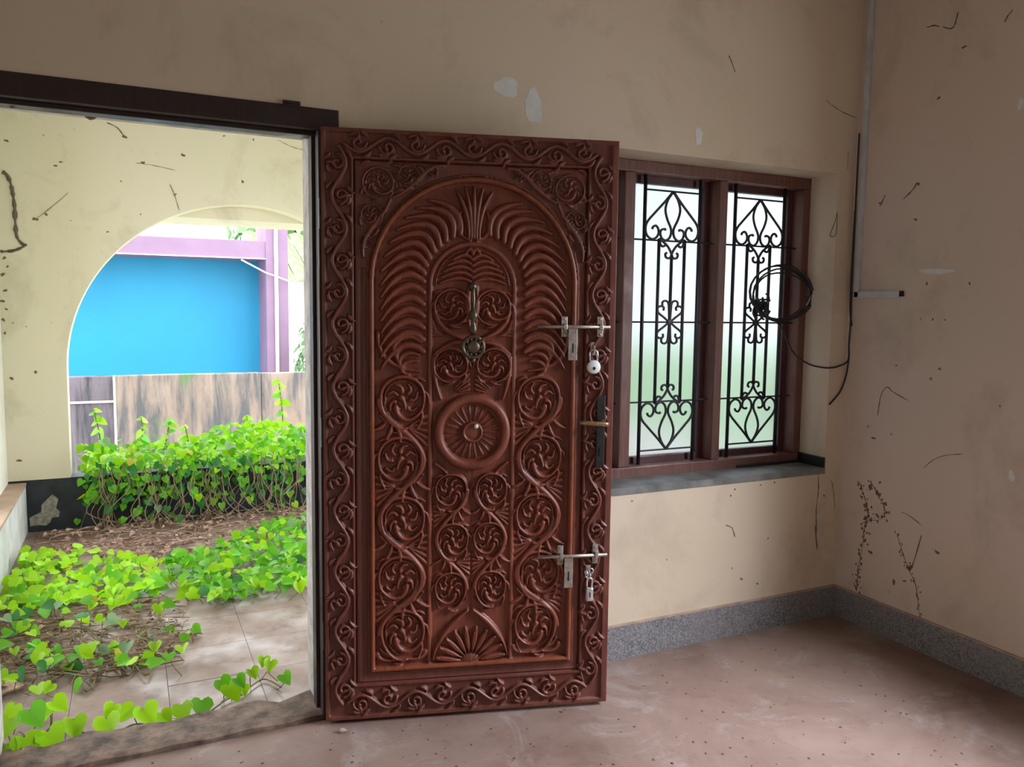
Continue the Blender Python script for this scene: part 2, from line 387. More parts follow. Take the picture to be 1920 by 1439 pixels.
def stroke(pts, w, base=-0.014, peak=0.011, pw=0.5):
    """raise a rounded rib of half-width w (scalar or per point) along a polyline (u, z)"""
    pts = np.asarray(pts, float); n = len(pts)
    ww = np.full(n, w, float) if np.isscalar(w) else np.asarray(w, float)
    if len(ww) != n: ww = np.interp(np.linspace(0, 1, n), np.linspace(0, 1, len(ww)), ww)
    m_ = ww.max() + 0.001
    i0, i1 = np.searchsorted(us, pts[:, 0].min() - m_), np.searchsorted(us, pts[:, 0].max() + m_)
    j0, j1 = np.searchsorted(vs_, pts[:, 1].min() - m_ - V0), np.searchsorted(vs_, pts[:, 1].max() + m_ - V0)
    if i1 <= i0 or j1 <= j0: return
    u = U[j0:j1, i0:i1]; z = Z[j0:j1, i0:i1]; best = np.full(u.shape, 9.0)
    for k in range(n - 1):
        a, b = pts[k], pts[k + 1]; d = b - a; L = d @ d + 1e-12
        t = np.clip(((u - a[0])*d[0] + (z - a[1])*d[1])/L, 0, 1)
        r = np.hypot(u - a[0] - t*d[0], z - a[1] - t*d[1])/(ww[k] + t*(ww[k + 1] - ww[k]))
        np.minimum(best, r, out=best)
    q = np.clip(1 - best**2, 0, 1)
    h = np.where(q > 0, base + peak*q**pw, -1)
    np.maximum(H[j0:j1, i0:i1], h, out=H[j0:j1, i0:i1])
def groove(pts, w, depth=0.005):
    pts = np.asarray(pts, float); m_ = w*2
    i0, i1 = np.searchsorted(us, pts[:, 0].min() - m_), np.searchsorted(us, pts[:, 0].max() + m_)
    j0, j1 = np.searchsorted(vs_, pts[:, 1].min() - m_ - V0), np.searchsorted(vs_, pts[:, 1].max() + m_ - V0)
    u = U[j0:j1, i0:i1]; z = Z[j0:j1, i0:i1]; best = np.full(u.shape, 9.0)
    for k in range(len(pts) - 1):
        a, b = pts[k], pts[k + 1]; d = b - a; L = d @ d + 1e-12
        t = np.clip(((u - a[0])*d[0] + (z - a[1])*d[1])/L, 0, 1)
        np.minimum(best, np.hypot(u - a[0] - t*d[0], z - a[1] - t*d[1]), out=best)
    H[j0:j1, i0:i1] -= depth*np.exp(-(best/(w*0.6))**2)
def bez(p0, p1, p2, p3=None, n=14):
    t = np.linspace(0, 1, n)[:, None]; p0, p1, p2 = map(np.array, (p0, p1, p2))
    if p3 is None: return (1 - t)**2*p0 + 2*t*(1 - t)*p1 + t*t*p2
    p3 = np.array(p3); return (1 - t)**3*p0 + 3*t*(1 - t)**2*p1 + 3*t*t*(1 - t)*p2 + t**3*p3
def spiral(cx, cz, r0, r1, a0, a1, n=30):
    t = np.linspace(0, 1, n); r = r0 + (r1 - r0)*t**0.85; a = np.radians(a0 + (a1 - a0)*t)
    return np.c_[cx + r*np.cos(a), cz + r*np.sin(a)]
def leaf_lobe(p, ang, L, w, curl, base, peak):
    a = math.radians(ang); c = math.radians(ang + curl)
    p1 = (p[0] + 0.55*L*math.cos(a), p[1] + 0.55*L*math.sin(a))
    p2 = (p1[0] + 0.5*L*math.cos(c), p1[1] + 0.5*L*math.sin(c))
    stroke(bez(p, p1, p2, n=8), [0.35*w, w, 0.9*w, 0.35*w], base, peak)
def scroll_leaf(cx, cz, R, s, rot, base, peak, tall=1.0):
    """acanthus scroll: a banded stem curls round a leaf whose lobes hook inward; s = +-1 winding"""
    A = lambda d: math.radians(rot + s*d)
    at_ = lambda r, d: (cx + r*R*math.cos(A(d)), cz + tall*r*R*math.sin(A(d)) + (tall - 1.0)*0.5*R*math.cos(2*A(d))*r)
    stroke([at_(1.0 - 0.0002*max(0, d), d) for d in range(-100, 215, 12)], [0.07*R, 0.10*R, 0.10*R, 0.07*R], base, peak)
    if R > 0.03: stroke([at_(0.80, d) for d in range(-80, 180, 12)], [0.03*R, 0.045*R, 0.045*R, 0.03*R], base, peak*0.72)
    stroke([at_(0.97 - 0.0046*(d - 200), d) for d in range(200, 330, 12)], [0.08*R, 0.10*R, 0.13*R, 0.16*R], base, peak)
    n = 7 if R > 0.03 else 5
    for k in range(n):      # hooked lobes with round heads
        d = -70 + 290*k/(n - 1)
        stroke(bez(at_(0.70, d - 14), at_(0.62, d + 16), at_(0.36, d + 10), n=8), [0.05*R, 0.085*R, 0.10*R, 0.115*R], base, peak*(0.80 + 0.2*(k % 2)))
    stroke(bez(at_(0.34, 250), at_(0.10, 200), at_(0.12, 60), n=8), [0.06*R, 0.10*R, 0.15*R], base, peak*0.95)
    for d in (-95, -55, 120, 165, 210):   # short leaves breaking out of the band
        stroke(bez(at_(1.02, d), at_(1.18, d + 8), at_(1.22, d + 26), n=6), [0.06*R, 0.09*R, 0.04*R], base, peak*0.8)
def vine_column(uc, w, zs, s0, base=-0.016, peak=0.014, fans=True):
    """winding stem with a scroll in every bend"""
    p = abs(zs[0] - zs[1]); s = s0
    for k, z in enumerate(zs):
        cx = uc - 0.03*w*s
        scroll_leaf(cx, z, 0.435*w, s, 0 if s > 0 else 180, base, peak, 1.2)
        if k + 1 < len(zs):
            z2 = zs[k + 1]
            stroke(bez((uc + s*0.44*w, z + 0.02*w), (uc + s*0.47*w, z - 0.36*p), (uc - s*0.40*w, z2 + 0.44*p), (uc - s*0.45*w, z2), n=20), [0.058*w, 0.075*w, 0.058*w], base, peak*0.95)
            stroke(bez((uc + s*0.33*w, z - 0.03*w), (uc + s*0.36*w, z - 0.34*p), (uc - s*0.2*w, z2 + 0.5*p), (uc - s*0.36*w, z2 + 0.2*p), n=14), 0.022*w, base, peak*0.8)
            for q in (0.0, 0.5, 1.0):
                leaf_lobe((uc + s*(0.30 - 0.22*q)*w, z - (0.36 + 0.09*q)*p), -90 + s*(40 - 70*q), 0.30*w, 0.06*w, s*40, base, peak)
            if fans:
                zc = (z + z2)/2
                for q in range(5):
                    zq = zc + (q - 2)*0.055*w*1.7
                    stroke([(uc - s*0.49*w, zq + (q - 2)*0.05*w), (uc - s*0.14*w, zc + (q - 2)*0.012*w + 0.06*w)], [0.05*w, 0.015*w], base, peak*0.55)
        s = -s
# --- vertical plain strips between the three columns and inner arch
for uu in (0.3625, 0.6565):
    stroke([(uu, 0.20), (uu, 1.545)], 0.0085, -0.016, 0.009, 0.25)
stroke(spiral(0.5095, 1.545, 0.147, 0.147, 180, 0, 40), 0.0085, -0.016, 0.009, 0.25)
stroke(spiral(0.5095, 1.545, 0.128, 0.128, 178, 2, 40), 0.0035, -0.016, 0.008)
# --- chevron fronds in the head of the inner arch
for k in range(6):
    z0 = 1.560 + 0.020*k; hw = math.sqrt(max(0.0, 0.118**2 - max(0, z0 - 1.545)**2))*0.97
    for s in (-1, 1):
        stroke(bez((0.5095, z0 - 0.004), (0.5095 + s*0.35*hw, z0 + 0.030), (0.5095 + s*hw, z0 - 0.004)), [0.005, 0.0085, 0.005], -0.016, 0.012)
# --- paired scrolls of the inner arch
for s in (-1, 1):
    scroll_leaf(0.5095 + s*0.072, 1.474, 0.062, -s, 90 + s*90, -0.016, 0.014)
    stroke(bez((0.5095 + s*0.130, 1.46), (0.5095 + s*0.12, 1.39), (0.5095 + s*0.02, 1.36), n=14), [0.008, 0.011, 0.007], -0.016, 0.013)
    stroke(bez((0.5095 + s*0.012, 1.545), (0.5095 + s*0.02, 1.48), (0.5095 + s*0.008, 1.39), n=12), [0.009, 0.012, 0.006], -0.016, 0.013)
    scroll_leaf(0.5095 + s*0.075, 1.272, 0.060, s, 90 - s*90, -0.016, 0.014)
    stroke(bez((0.5095 + s*0.012, 1.345), (0.5095 + s*0.07, 1.37), (0.5095 + s*0.132, 1.31), n=12), [0.006, 0.010, 0.007], -0.016, 0.013)
    stroke(bez((0.5095 + s*0.135, 1.30), (0.5095 + s*0.135, 1.22), (0.5095 + s*0.11, 1.155), n=12), [0.007, 0.010, 0.006], -0.016, 0.013)
    for q in range(4):
        stroke([(0.5095 + s*0.012, 1.186 + 0.018*q), (0.5095 + s*(0.045 + 0.006*q), 1.178 + 0.004*q)], [0.006, 0.003], -0.016, 0.009)
    for q in range(5):
        stroke([(0.5095 + s*0.138, 1.375 + 0.013*q), (0.5095 + s*(0.095 + 0.008*q), 1.376 + 0.004*q)], [0.006, 0.003], -0.016, 0.008)
# --- palm fronds that follow the arch
for s in (-1, 1):
    N = 15
    for k in range(N):
        t = k/(N - 1)
        def ring(tt, r):
            # arc from the crown down to the springing, then straight down
            L = 0.5*math.pi*0.26 - 0.075; tot = L + 0.235; d = tt*tot
            if d < L:
                a = math.pi/2 - 0.29 - d/0.26
                return (UC + r*math.cos(a), VC + r*math.sin(a))
            return (UC + r, VC - (d - L))
        pin = ring(t, 0.178); pm = ring(max(0, t - 0.02), 0.25); pout = ring(min(1.12, t + 0.105), 0.322)
        f = lambda p: (UC + s*(p[0] - UC), p[1])
        stroke(bez(f(pin), f((2*pm[0] - 0.5*(pin[0] + pout[0]), 2*pm[1] - 0.5*(pin[1] + pout[1]) + 0.012)), f(pout), n=12), [0.0115, 0.0150, 0.0130, 0.005], -0.016, 0.015)
    # curl under the fronds
    for q in range(4):
        stroke(bez((UC + s*(0.185 + 0.004*q), 1.352 - 0.022*q), (UC + s*0.25, 1.405 - 0.036*q), (UC + s*(0.31 - 0.012*q), 1.330 - 0.028*q), (UC + s*(0.262 - 0.012*q), 1.288 - 0.016*q), n=14), [0.006, 0.011, 0.010, 0.004], -0.016, 0.014)
    stroke(bez((UC + s*0.332, 1.385), (UC + s*0.338, 1.262), (UC + s*0.19, 1.252), n=14), [0.008, 0.011, 0.005], -0.016, 0.013)
# --- fleur at the crown
for k, (dx, top, wd) in enumerate(((-0.062, 1.868, 0.010), (-0.03, 1.88, 0.010), (0.0, 1.885, 0.010), (0.03, 1.88, 0.010), (0.062, 1.868, 0.010))):
    stroke(bez((0.512 + dx*0.30, 1.712), (0.512 + dx*0.25, 1.80), (0.512 + dx, top), n=14), [0.006, 0.009, wd, 0.004], -0.016, 0.017)
for s in (-1, 1): stroke(bez((0.512 + s*0.012, 1.705), (0.512 + s*0.075, 1.72), (0.512 + s*0.045, 1.80), n=12), [0.007, 0.009, 0.004], -0.016, 0.013)
# --- the two outer vines
zs = [1.150, 0.938, 0.726, 0.514, 0.318]
vine_column(0.264, 0.175, zs, -1); vine_column(0.752, 0.175, zs, 1)
for uc in (0.264, 0.752):
    for s in (-1, 1): stroke(bez((uc + s*0.085, 0.245), (uc + s*0.075, 0.212), (uc + s*0.02, 0.222), n=10), [0.012, 0.008, 0.003], -0.016, 0.011)
# --- the two mirrored inner vines below the rosette
zs2 = [0.826, 0.648, 0.470]
vine_column(0.441, 0.128, zs2, 1); vine_column(0.578, 0.128, zs2, -1)
for s in (-1, 1):
    stroke(bez((0.5095 + s*0.01, 0.39), (0.5095 + s*0.05, 0.36), (0.5095 + s*0.125, 0.29), (0.5095 + s*0.132, 0.215), n=16), [0.006, 0.012, 0.011, 0.005], -0.016, 0.014)
    stroke(bez((0.5095 + s*0.128, 0.925), (0.5095 + s*0.09, 0.90), (0.5095 + s*0.085, 0.885), n=8), 0.006, -0.016, 0.010)
# --- spandrels beside the arch
for s in (-1, 1):
    f = lambda x, z: (UC + s*x, z)
    for (x, z, R, q) in ((0.330, 1.885, 0.052, 1), (0.352, 1.778, 0.036, -1), (0.228, 1.912, 0.036, -1), (0.372, 1.69, 0.020, 1), (0.152, 1.932, 0.020, 1)):
        scroll_leaf(UC + s*x, z, R, s*q, 90 - s*q*90, -0.010, 0.014)
    stroke(bez(f(0.380, 1.64), f(0.392, 1.72), f(0.33, 1.74), f(0.29, 1.83), n=18), [0.006, 0.011, 0.006], -0.010, 0.014)
    stroke(bez(f(0.11, 1.95), f(0.18, 1.955), f(0.20, 1.87), f(0.28, 1.84), n=18), [0.006, 0.011, 0.006], -0.010, 0.014)
    for (x, z, an) in ((0.388, 1.845, 100), (0.285, 1.945, 170), (0.388, 1.94, 130), (0.30, 1.80, -60), (0.20, 1.945, 200), (0.385, 1.74, 60), (0.27, 1.86, 150), (0.33, 1.735, -80)):
        leaf_lobe(f(x, z), an if s > 0 else 180 - an, 0.035, 0.008, s*50, -0.010, 0.013)
# --- carved border: a running vine along each member
def border_vine(a, b, amp, nwave, flip=1):
    a = np.array(a); b = np.array(b); L = np.linalg.norm(b - a); d = (b - a)/L; nn = np.array([-d[1], d[0]])*flip
    P = lambda t, o: tuple(a + d*t*L + nn*o)
    ts = np.linspace(0, 1, 14*nwave)
    stroke([P(t, amp*math.sin(2*math.pi*nwave*t/2)) for t in ts], 0.0082, -0.009, 0.016)
    for k in range(nwave):
        t = (k + 0.5)/nwave; sg = 1 if k % 2 == 0 else -1
        c = P(t, -sg*amp*0.25); ang = math.degrees(math.atan2(d[1], d[0]))
        R = min(0.028, 0.36*L/nwave)
        stroke(spiral(c[0], c[1], R, 0.004, ang + (180 if sg*flip > 0 else 0), ang + (180 if sg*flip > 0 else 0) + sg*flip*430, 26), [0.0066, 0.0072, 0.0052], -0.009, 0.015)
        for dt, o, da in ((-0.30, -1.15, -40), (0.30, -1.2, 200), (0.02, -1.55, 90), (0.42, 0.9, 120)):
            q = P(t + dt/nwave, sg*amp*o)
            leaf_lobe(q, ang + sg*flip*da, 0.032, 0.0082, sg*flip*50, -0.009, 0.015)
border_vine((0.058, 0.075), (0.058, 2.0), 0.023, 18)
border_vine((0.957, 0.09), (0.957, 2.0), 0.023, 18, -1)
border_vine((0.075, 0.078), (0.94, 0.078), 0.026, 9)
border_vine((0.075, 2.008), (0.94, 2.008), 0.024, 9, -1)
# --- rosette and half flower
RU, RZ = 0.5115, 1.036
rr = np.hypot(U - RU, Z - RZ); aa = np.arctan2(Z - RZ, U - RU)
mask_ros = rr < 0.137
ringp = np.clip(1 - ((rr - 0.119)/0.0165)**2, 0, 1)
pet = 0.5 + 0.5*np.cos(aa*22); pr = np.clip((rr - 0.036)/(0.098 - 0.036), 0, 1)
hp = -0.016 + 0.009*np.sqrt(np.clip(np.sin(np.pi*np.clip(pr, 0, 1)), 0, 1))*(0.35 + 0.65*pet**0.6) + 0.002*np.cos(aa*44)*(pr > 0.1)*(pr < 0.9)
hp = np.where(rr < 0.036, -0.014 + 0.010*np.sqrt(np.clip(1 - (rr/0.036)**2, 0, 1)), hp)
hp = np.where(np.abs(rr - 0.032) < 0.006, np.maximum(hp, -0.012 + 0.012*np.sqrt(np.clip(1 - ((rr - 0.032)/0.006)**2, 0, 1))), hp)
H = np.where(mask_ros, np.maximum(np.where(rr < 0.1025, hp, -0.014), np.where(ringp > 0, -0.010 + 0.014*ringp**0.4, -0.014)), H)
FU, FZ = 0.5115, 0.2
fr = np.hypot(U - FU, Z - FZ); fa = np.arctan2(Z - FZ, U - FU)
mask_flo = (fr < 0.132) & (Z > 0.2015)
k9 = fa/np.pi*10; frac = k9 - np.floor(k9) - 0.5
plen = 0.128 - 0.022*np.abs(frac*2)**2
t_ = np.clip((fr - 0.034)/(plen - 0.034), 0, 1.0001)
pw_ = np.clip(1 - (np.abs(frac*2)/(0.25 + 0.72*np.sin(np.pi*np.clip(t_, 0, 1)**0.8)))**2, 0, 1)
hf = -0.016 + np.where((t_ > 0) & (t_ < 1), 0.015*np.sqrt(pw_), 0) - 0.002*(np.abs(frac) < 0.06)*(t_ < 0.85)
hf = np.where(fr < 0.034, -0.015 + 0.013*np.sqrt(np.clip(1 - (fr/0.036)**2, 0, 1)) + 0.0012*np.sign(np.sin(U*900)), hf)
H = np.where(mask_flo, hf, H)
groove([(0.5095, 0.38), (0.5095, 0.90)], 0.004, 0.003)
H = np.where(inside & (sd < -0.001), -0.0185 + (H + 0.016)*1.3, H)
H = np.where(~inside & (H < 0.03), np.where(H < -0.0001, H*1.25, H*1.15), H)
# gentle unevenness from hand work and skirt at the perimeter
H += 0.0006*np.sin(U*61 + 2*np.sin(Z*23))*np.sin(Z*47)
H[0, :] = H[-1, :] = -0.022; H[:, 0] = H[:, -1] = -0.022

idx = np.arange(U.size).reshape(U.shape)
quad = np.stack([idx[:-1, :-1], idx[:-1, 1:], idx[1:, 1:], idx[1:, :-1]], -1).reshape(-1, 4)
cu = 0.25*(U[:-1, :-1] + U[:-1, 1:] + U[1:, 1:] + U[1:, :-1]).ravel(); cz = 0.25*(Z[:-1, :-1] + Z[:-1, 1:] + Z[1:, 1:] + Z[1:, :-1]).ravel()
csd = np.where(cz > VC, np.hypot(cu - UC, cz - VC) - RA, np.maximum(np.abs(cu - UC) - RA, 0.2 - cz))
c_in = (cu > BL) & (cu < BR_) & (cz > BB) & (cz < BT)
c_ros = np.hypot(cu - RU, cz - RZ) < 0.1365
c_flo = (np.hypot(cu - FU, cz - FZ) < 0.131) & (cz > 0.202)
c_mou = c_in & (csd >= -0.0005) & (csd < 0.0185)
c_pan = c_in & (csd < -0.0005) & ~c_ros & ~c_flo
c_fra = c_in & ~c_mou & ~c_pan & ~c_ros & ~c_flo
c_l = ~c_in & (cu < BL); c_r = ~c_in & (cu > BR_); c_b = ~c_in & ~c_l & ~c_r & (cz < 1); c_t = ~c_in & ~c_l & ~c_r & (cz > 1)
P3 = np.stack([U, -H, V], -1).reshape(-1, 3)
def patch(name, mask, mat, label=None):
    q = quad[mask]; uq, inv = np.unique(q, return_inverse=True); inv = inv.reshape(-1, 4)
    me = bpy.data.meshes.new(name); nf = len(q)
    me.vertices.add(len(uq)); me.vertices.foreach_set('co', P3[uq].astype(np.float32).ravel())
    me.loops.add(nf*4); me.loops.foreach_set('vertex_index', inv.astype(np.int32).ravel())
    me.polygons.add(nf); me.polygons.foreach_set('loop_start', np.arange(0, nf*4, 4, dtype=np.int32)); me.polygons.foreach_set('loop_total', np.full(nf, 4, np.int32))
    me.polygons.foreach_set('use_smooth', np.ones(nf, bool))
    me.update(calc_edges=True); me.validate(); me.materials.append(mat)
    o = bpy.data.objects.new(name, me); COL.objects.link(o); o.parent = door
    if label: o['label'] = label
    return o
patch('stile', c_l, M_BORDER); patch('stile', c_r, M_BORDER); patch('rail', c_t, M_BORDER); patch('rail', c_b, M_BORDER)
patch('inner_frame', c_fra, M_BORDER); patch('arch_moulding', c_mou, M_MOULD, 'rounded arch-topped moulding')
patch('carved_panel', c_pan, M_CARVE); patch('rosette', c_ros, M_CARVE, 'round carved rosette with a plain ring'); patch('half_flower', c_flo, M_CARVE, 'carved half flower at the foot of the panel')
m = MB(); m.box(0.0005, DW - 0.0005, 0.0195, 0.040, 0.0005, DT - 0.0005); m.build('core_board', M_BORDER, door)

# --- door furniture (local coordinates: x = u, y = -out, z = height - 0.015)
def dv(z): return z - V0
def tower_bolt(zc, u0, u1, tilt):
    r = empty('tower_bolt', (0, 0, 0)); r.parent = door; r['label'] = 'steel sliding bolt with a slotted hasp plate'
    zc = dv(zc); zt = lambda u: zc + tilt*(u - 0.87)
    m = MB(); m.tube([(u0, -0.024, zt(u0)), (0.87, -0.024, zt(0.87)), (u1, -0.024, zt(u1))], 0.0062, 8); m.build('rod', M_STEEL, r, True)
    for u in (0.834, 0.964):
        z = zt(u); m = MB()
        m.bbox(u - 0.011, u + 0.011, -0.010, -0.003, z - 0.036, z + 0.036, 0.003)
        m.bbox(u - 0.007, u + 0.007, -0.032, -0.006, z - 0.011, z + 0.011, 0.004)
        for dz in (-0.027, 0.027): m.lathe([(0.005, 0), (0.0045, 0.003), (0.001, 0.004)], (u, -0.010, z + dz), (0, -1, 0), 8)
        m.build('bracket', M_STEEL, r)
    z = zt(0.861)
    m = MB(); m.bbox(0.846, 0.878, -0.023, -0.018, z - 0.118, z + 0.004, 0.002); m.build('hasp_plate', M_STEEL, r)
    m = MB(); m.bbox(0.8595, 0.8645, -0.0238, -0.0225, z - 0.092, z - 0.058, 0.0003); m.build('slot', M_HOLE, r)
tower_bolt(1.410, 0.732, 0.996, 0.0); tower_bolt(0.584, 0.746, 1.004, 0.0)
for zc in (1.332, 0.518):
    m = MB(); z = dv(zc); m.bbox(0.931, 0.949, -0.006, -0.001, z - 0.024, z + 0.024, 0.002)
    m.torus((0.940, -0.014, z), (1, 0, 0.0), 0.011, 0.0032, 14, 6); m.build('staple', M_STEEL, door)
# lever lock
lk = empty('lever_lock', (0, 0, 0)); lk.parent = door; lk['label'] = 'dark lock plate with a dull gold lever'
m = MB(); m.bbox(0.958, 0.990, -0.012, 0.0, dv(0.905), dv(1.164), 0.004); m.build('plate', M_PLATE, lk)
m = MB(); m.lathe([(0.012, 0.0), (0.011, 0.006), (0.0085, 0.010), (0.008, 0.046), (0.006, 0.05)], (0.976, -0.010, dv(1.068)), (0, -1, 0), 14)
m.tube([(0.990, -0.052, dv(1.066)), (0.976, -0.054, dv(1.068)), (0.94, -0.056, dv(1.070)), (0.90, -0.053, dv(1.073)), (0.884, -0.047, dv(1.073))], [0.008, 0.0095, 0.0085, 0.0085, 0.006], 10)
m.build('lever', M_LEVER, lk, True)
m = MB(); m.bbox(0.970, 0.978, -0.0135, -0.0115, dv(0.945), dv(0.975), 0.0008); m.build('keyhole', M_HOLE, lk)
# knocker
kn = empty('knocker', (0, 0, 0)); kn.parent = door; kn['label'] = 'tarnished brass pendant knocker'
m = MB(); m.lathe([(0.002, 0.0), (0.016, 0.002), (0.015, 0.007), (0.008, 0.014), (0.002, 0.016)], (0.508, 0.004, dv(1.545)), (0, -1, 0), 14); m.build('mount', M_BRASS, kn, True)
m = MB(); m.lathe([(0.003, 0.0), (0.006, 0.012), (0.0075, 0.05), (0.005, 0.075), (0.014, 0.088), (0.017, 0.10), (0.013, 0.112), (0.006, 0.120), (0.010, 0.135), (0.013, 0.150), (0.007, 0.165)], (0.508, -0.016, dv(1.545)), (0, -0.07, -1), 14); m.build('shank', M_BRASS, kn, True)
m = MB(); m.torus((0.508, -0.030, dv(1.338)), (0, 1, 0), 0.036, 0.0068, 26, 8)
m.lathe([(0.002, 0.0), (0.024, 0.001), (0.026, 0.005), (0.018, 0.011), (0.008, 0.013), (0.002, 0.013)], (0.508, -0.026, dv(1.338)), (0, -1, 0), 20)
for k in range(10):
    a = 2*math.pi*k/10; m.lathe([(0.001, 0), (0.006, 0.002), (0.004, 0.006), (0.001, 0.007)], (0.508 + 0.027*math.cos(a), -0.028, dv(1.338) + 0.027*math.sin(a)), (0, -1, 0), 6)
m.lathe([(0.003, 0), (0.009, 0.006), (0.006, 0.014), (0.001, 0.018)], (0.508, -0.030, dv(1.300)), (0, 0, -1), 8)
m.build('ring_disc', M_BRASS, kn, True)
# hinges on the jamb side
for zc in (0.32, 1.04, 1.78):
    m = MB(); m.tube([(-0.003, 0.018, dv(zc - 0.05)), (-0.003, 0.018, dv(zc + 0.05))], 0.006, 8); m.build('hinge', M_PLATE, door)
def door_world(u, out, z):
    c, s = math.cos(TH), math.sin(TH)
    return Vector((HINGE[0] + u*c - out*s, HINGE[1] - u*s - out*c, z))
# chip of white filler on the rosette
p = door_world(0.524, 0.002, 1.058); c = math.cos(TH)
m = MB(); m.lathe([(0.002, 0), (0.0085, 0.001), (0.008, 0.004), (0.003, 0.006)], p, (-math.sin(TH), -math.cos(TH), 0), 7)
tag(m.build('putty_dab', M_PATCH, None, True), 'small white dab stuck on the centre of the round rosette', 'putty')

# padlocks hang from the staples: things of their own
def padlock(u, zc, kind, label):
    base = door_world(u, 0.016, zc); r = empty('padlock', base, -TH); tag(r, label, 'padlock', 'padlocks on the carved door')
    if kind == 'round':
        m = MB(); m.lathe([(0.004, -0.009), (0.020, -0.008), (0.0245, -0.004), (0.0245, 0.004), (0.020, 0.008), (0.004, 0.009)], (0, 0, 0), (0, -1, 0), 22); m.build('body', M_WHITE, r, True)
        m = MB(); m.lathe([(0.001, 0), (0.0055, 0), (0.005, 0.0012), (0.001, 0.0014)], (0, -0.009, -0.004), (0, -1, 0), 10); m.bbox(-0.0012, 0.0012, -0.0106, -0.009, -0.011, -0.004, 0.0003); m.build('keyhole', M_HOLE, r)
        m = MB(); m.tube([(-0.013, 0, 0.018)] + [(0.0145*math.cos(a) - 0.001, 0.0, 0.045 + 0.016*math.sin(a)) for a in np.linspace(math.pi, 0, 12)] + [(0.013, 0, 0.018)], 0.0036, 7); m.build('shackle', M_STEEL2, r, True)
    else:
        m = MB(); m.bbox(-0.0145, 0.0145, -0.010, 0.010, -0.030, 0.022, 0.008); m.build('body', M_STEEL2, r, True)
        m = MB(); m.bbox(-0.002, 0.002, -0.0112, -0.009, -0.012, 0.006, 0.0005); m.build('keyhole', M_HOLE, r)
        m = MB(); m.tube([(-0.009, 0, 0.016)] + [(0.010*math.cos(a), 0.0, 0.045 + 0.012*math.sin(a)) for a in np.linspace(math.pi, 0, 10)] + [(0.009, 0, 0.016)], 0.0032, 7); m.build('shackle', M_STEEL2, r, True)
        for k in range(3):
            m = MB(); m.torus((-0.006 + 0.004*k - 0.012*(k == 1), -0.003*k, 0.066 + 0.010*k), (1, 0.3, 0.2) if k % 2 else (0.2, 1, 0), 0.009, 0.0026, 12, 6); m.build('chain_link', M_STEEL2, r, True)
    return r
padlock(0.941, 1.268, 'round', 'round white-faced padlock hanging below the upper bolt')
padlock(0.943, 0.440, 'long', 'small silver padlock hanging below the lower bolt')

# ================================================================== WINDOW
win = tag(empty('window_1', ((WX0 + WX1)/2, 0.16, WZ0)), 'brown wooden window with frosted panes and black scroll grilles', 'window', kind='structure')
WY0, WY1 = 0.16, T
posts = [(0.829, 0.876), (1.331, 1.386), (1.842, 1.888), (2.349, 2.394)]
m = MB(); m.bbox(WX0, WX1, WY0, WY1, 2.062, WZ1, 0.006); m.build('head', M_WFRAME, win)
m = MB(); m.bbox(WX0, WX1, WY0, WY1, WZ0 - 0.02, 0.782, 0.006); m.build('bottom_rail', M_WFRAME, win)
for (x0, x1) in posts: m = MB(); m.bbox(x0, x1, WY0, WY1, 0.782, 2.062, 0.006); m.build('post', M_WFRAME, win)
lights = [(posts[i][1], posts[i + 1][0]) for i in range(3)]
SH0, SH1 = T - 0.006, T + 0.03
for (x0, x1) in lights:
    s = MB(); s.bbox(x0 - 0.012, x0 + 0.034, SH0, SH1, 0.770, 2.074, 0.004); 
    sh = empty('shutter', (0, 0, 0)); sh.parent = win; ORG[sh.name] = ORG[win.name]
    s.build('stile', M_SHUT, sh)
    s = MB(); s.bbox(x1 - 0.034, x1 + 0.012, SH0, SH1, 0.770, 2.074, 0.004); s.build('stile', M_SHUT, sh)
    s = MB(); s.bbox(x0 + 0.034, x1 - 0.034, SH0, SH1, 2.030, 2.074, 0.004); s.build('rail', M_SHUT, sh)
    s = MB(); s.bbox(x0 + 0.034, x1 - 0.034, SH0, SH1, 0.770, 0.812, 0.004); s.build('rail', M_SHUT, sh)
    s = MB(); s.box(x0 + 0.030, x1 - 0.030, T + 0.012, T + 0.016, 0.808, 2.034); s.build('pane', M_GLASS, sh)
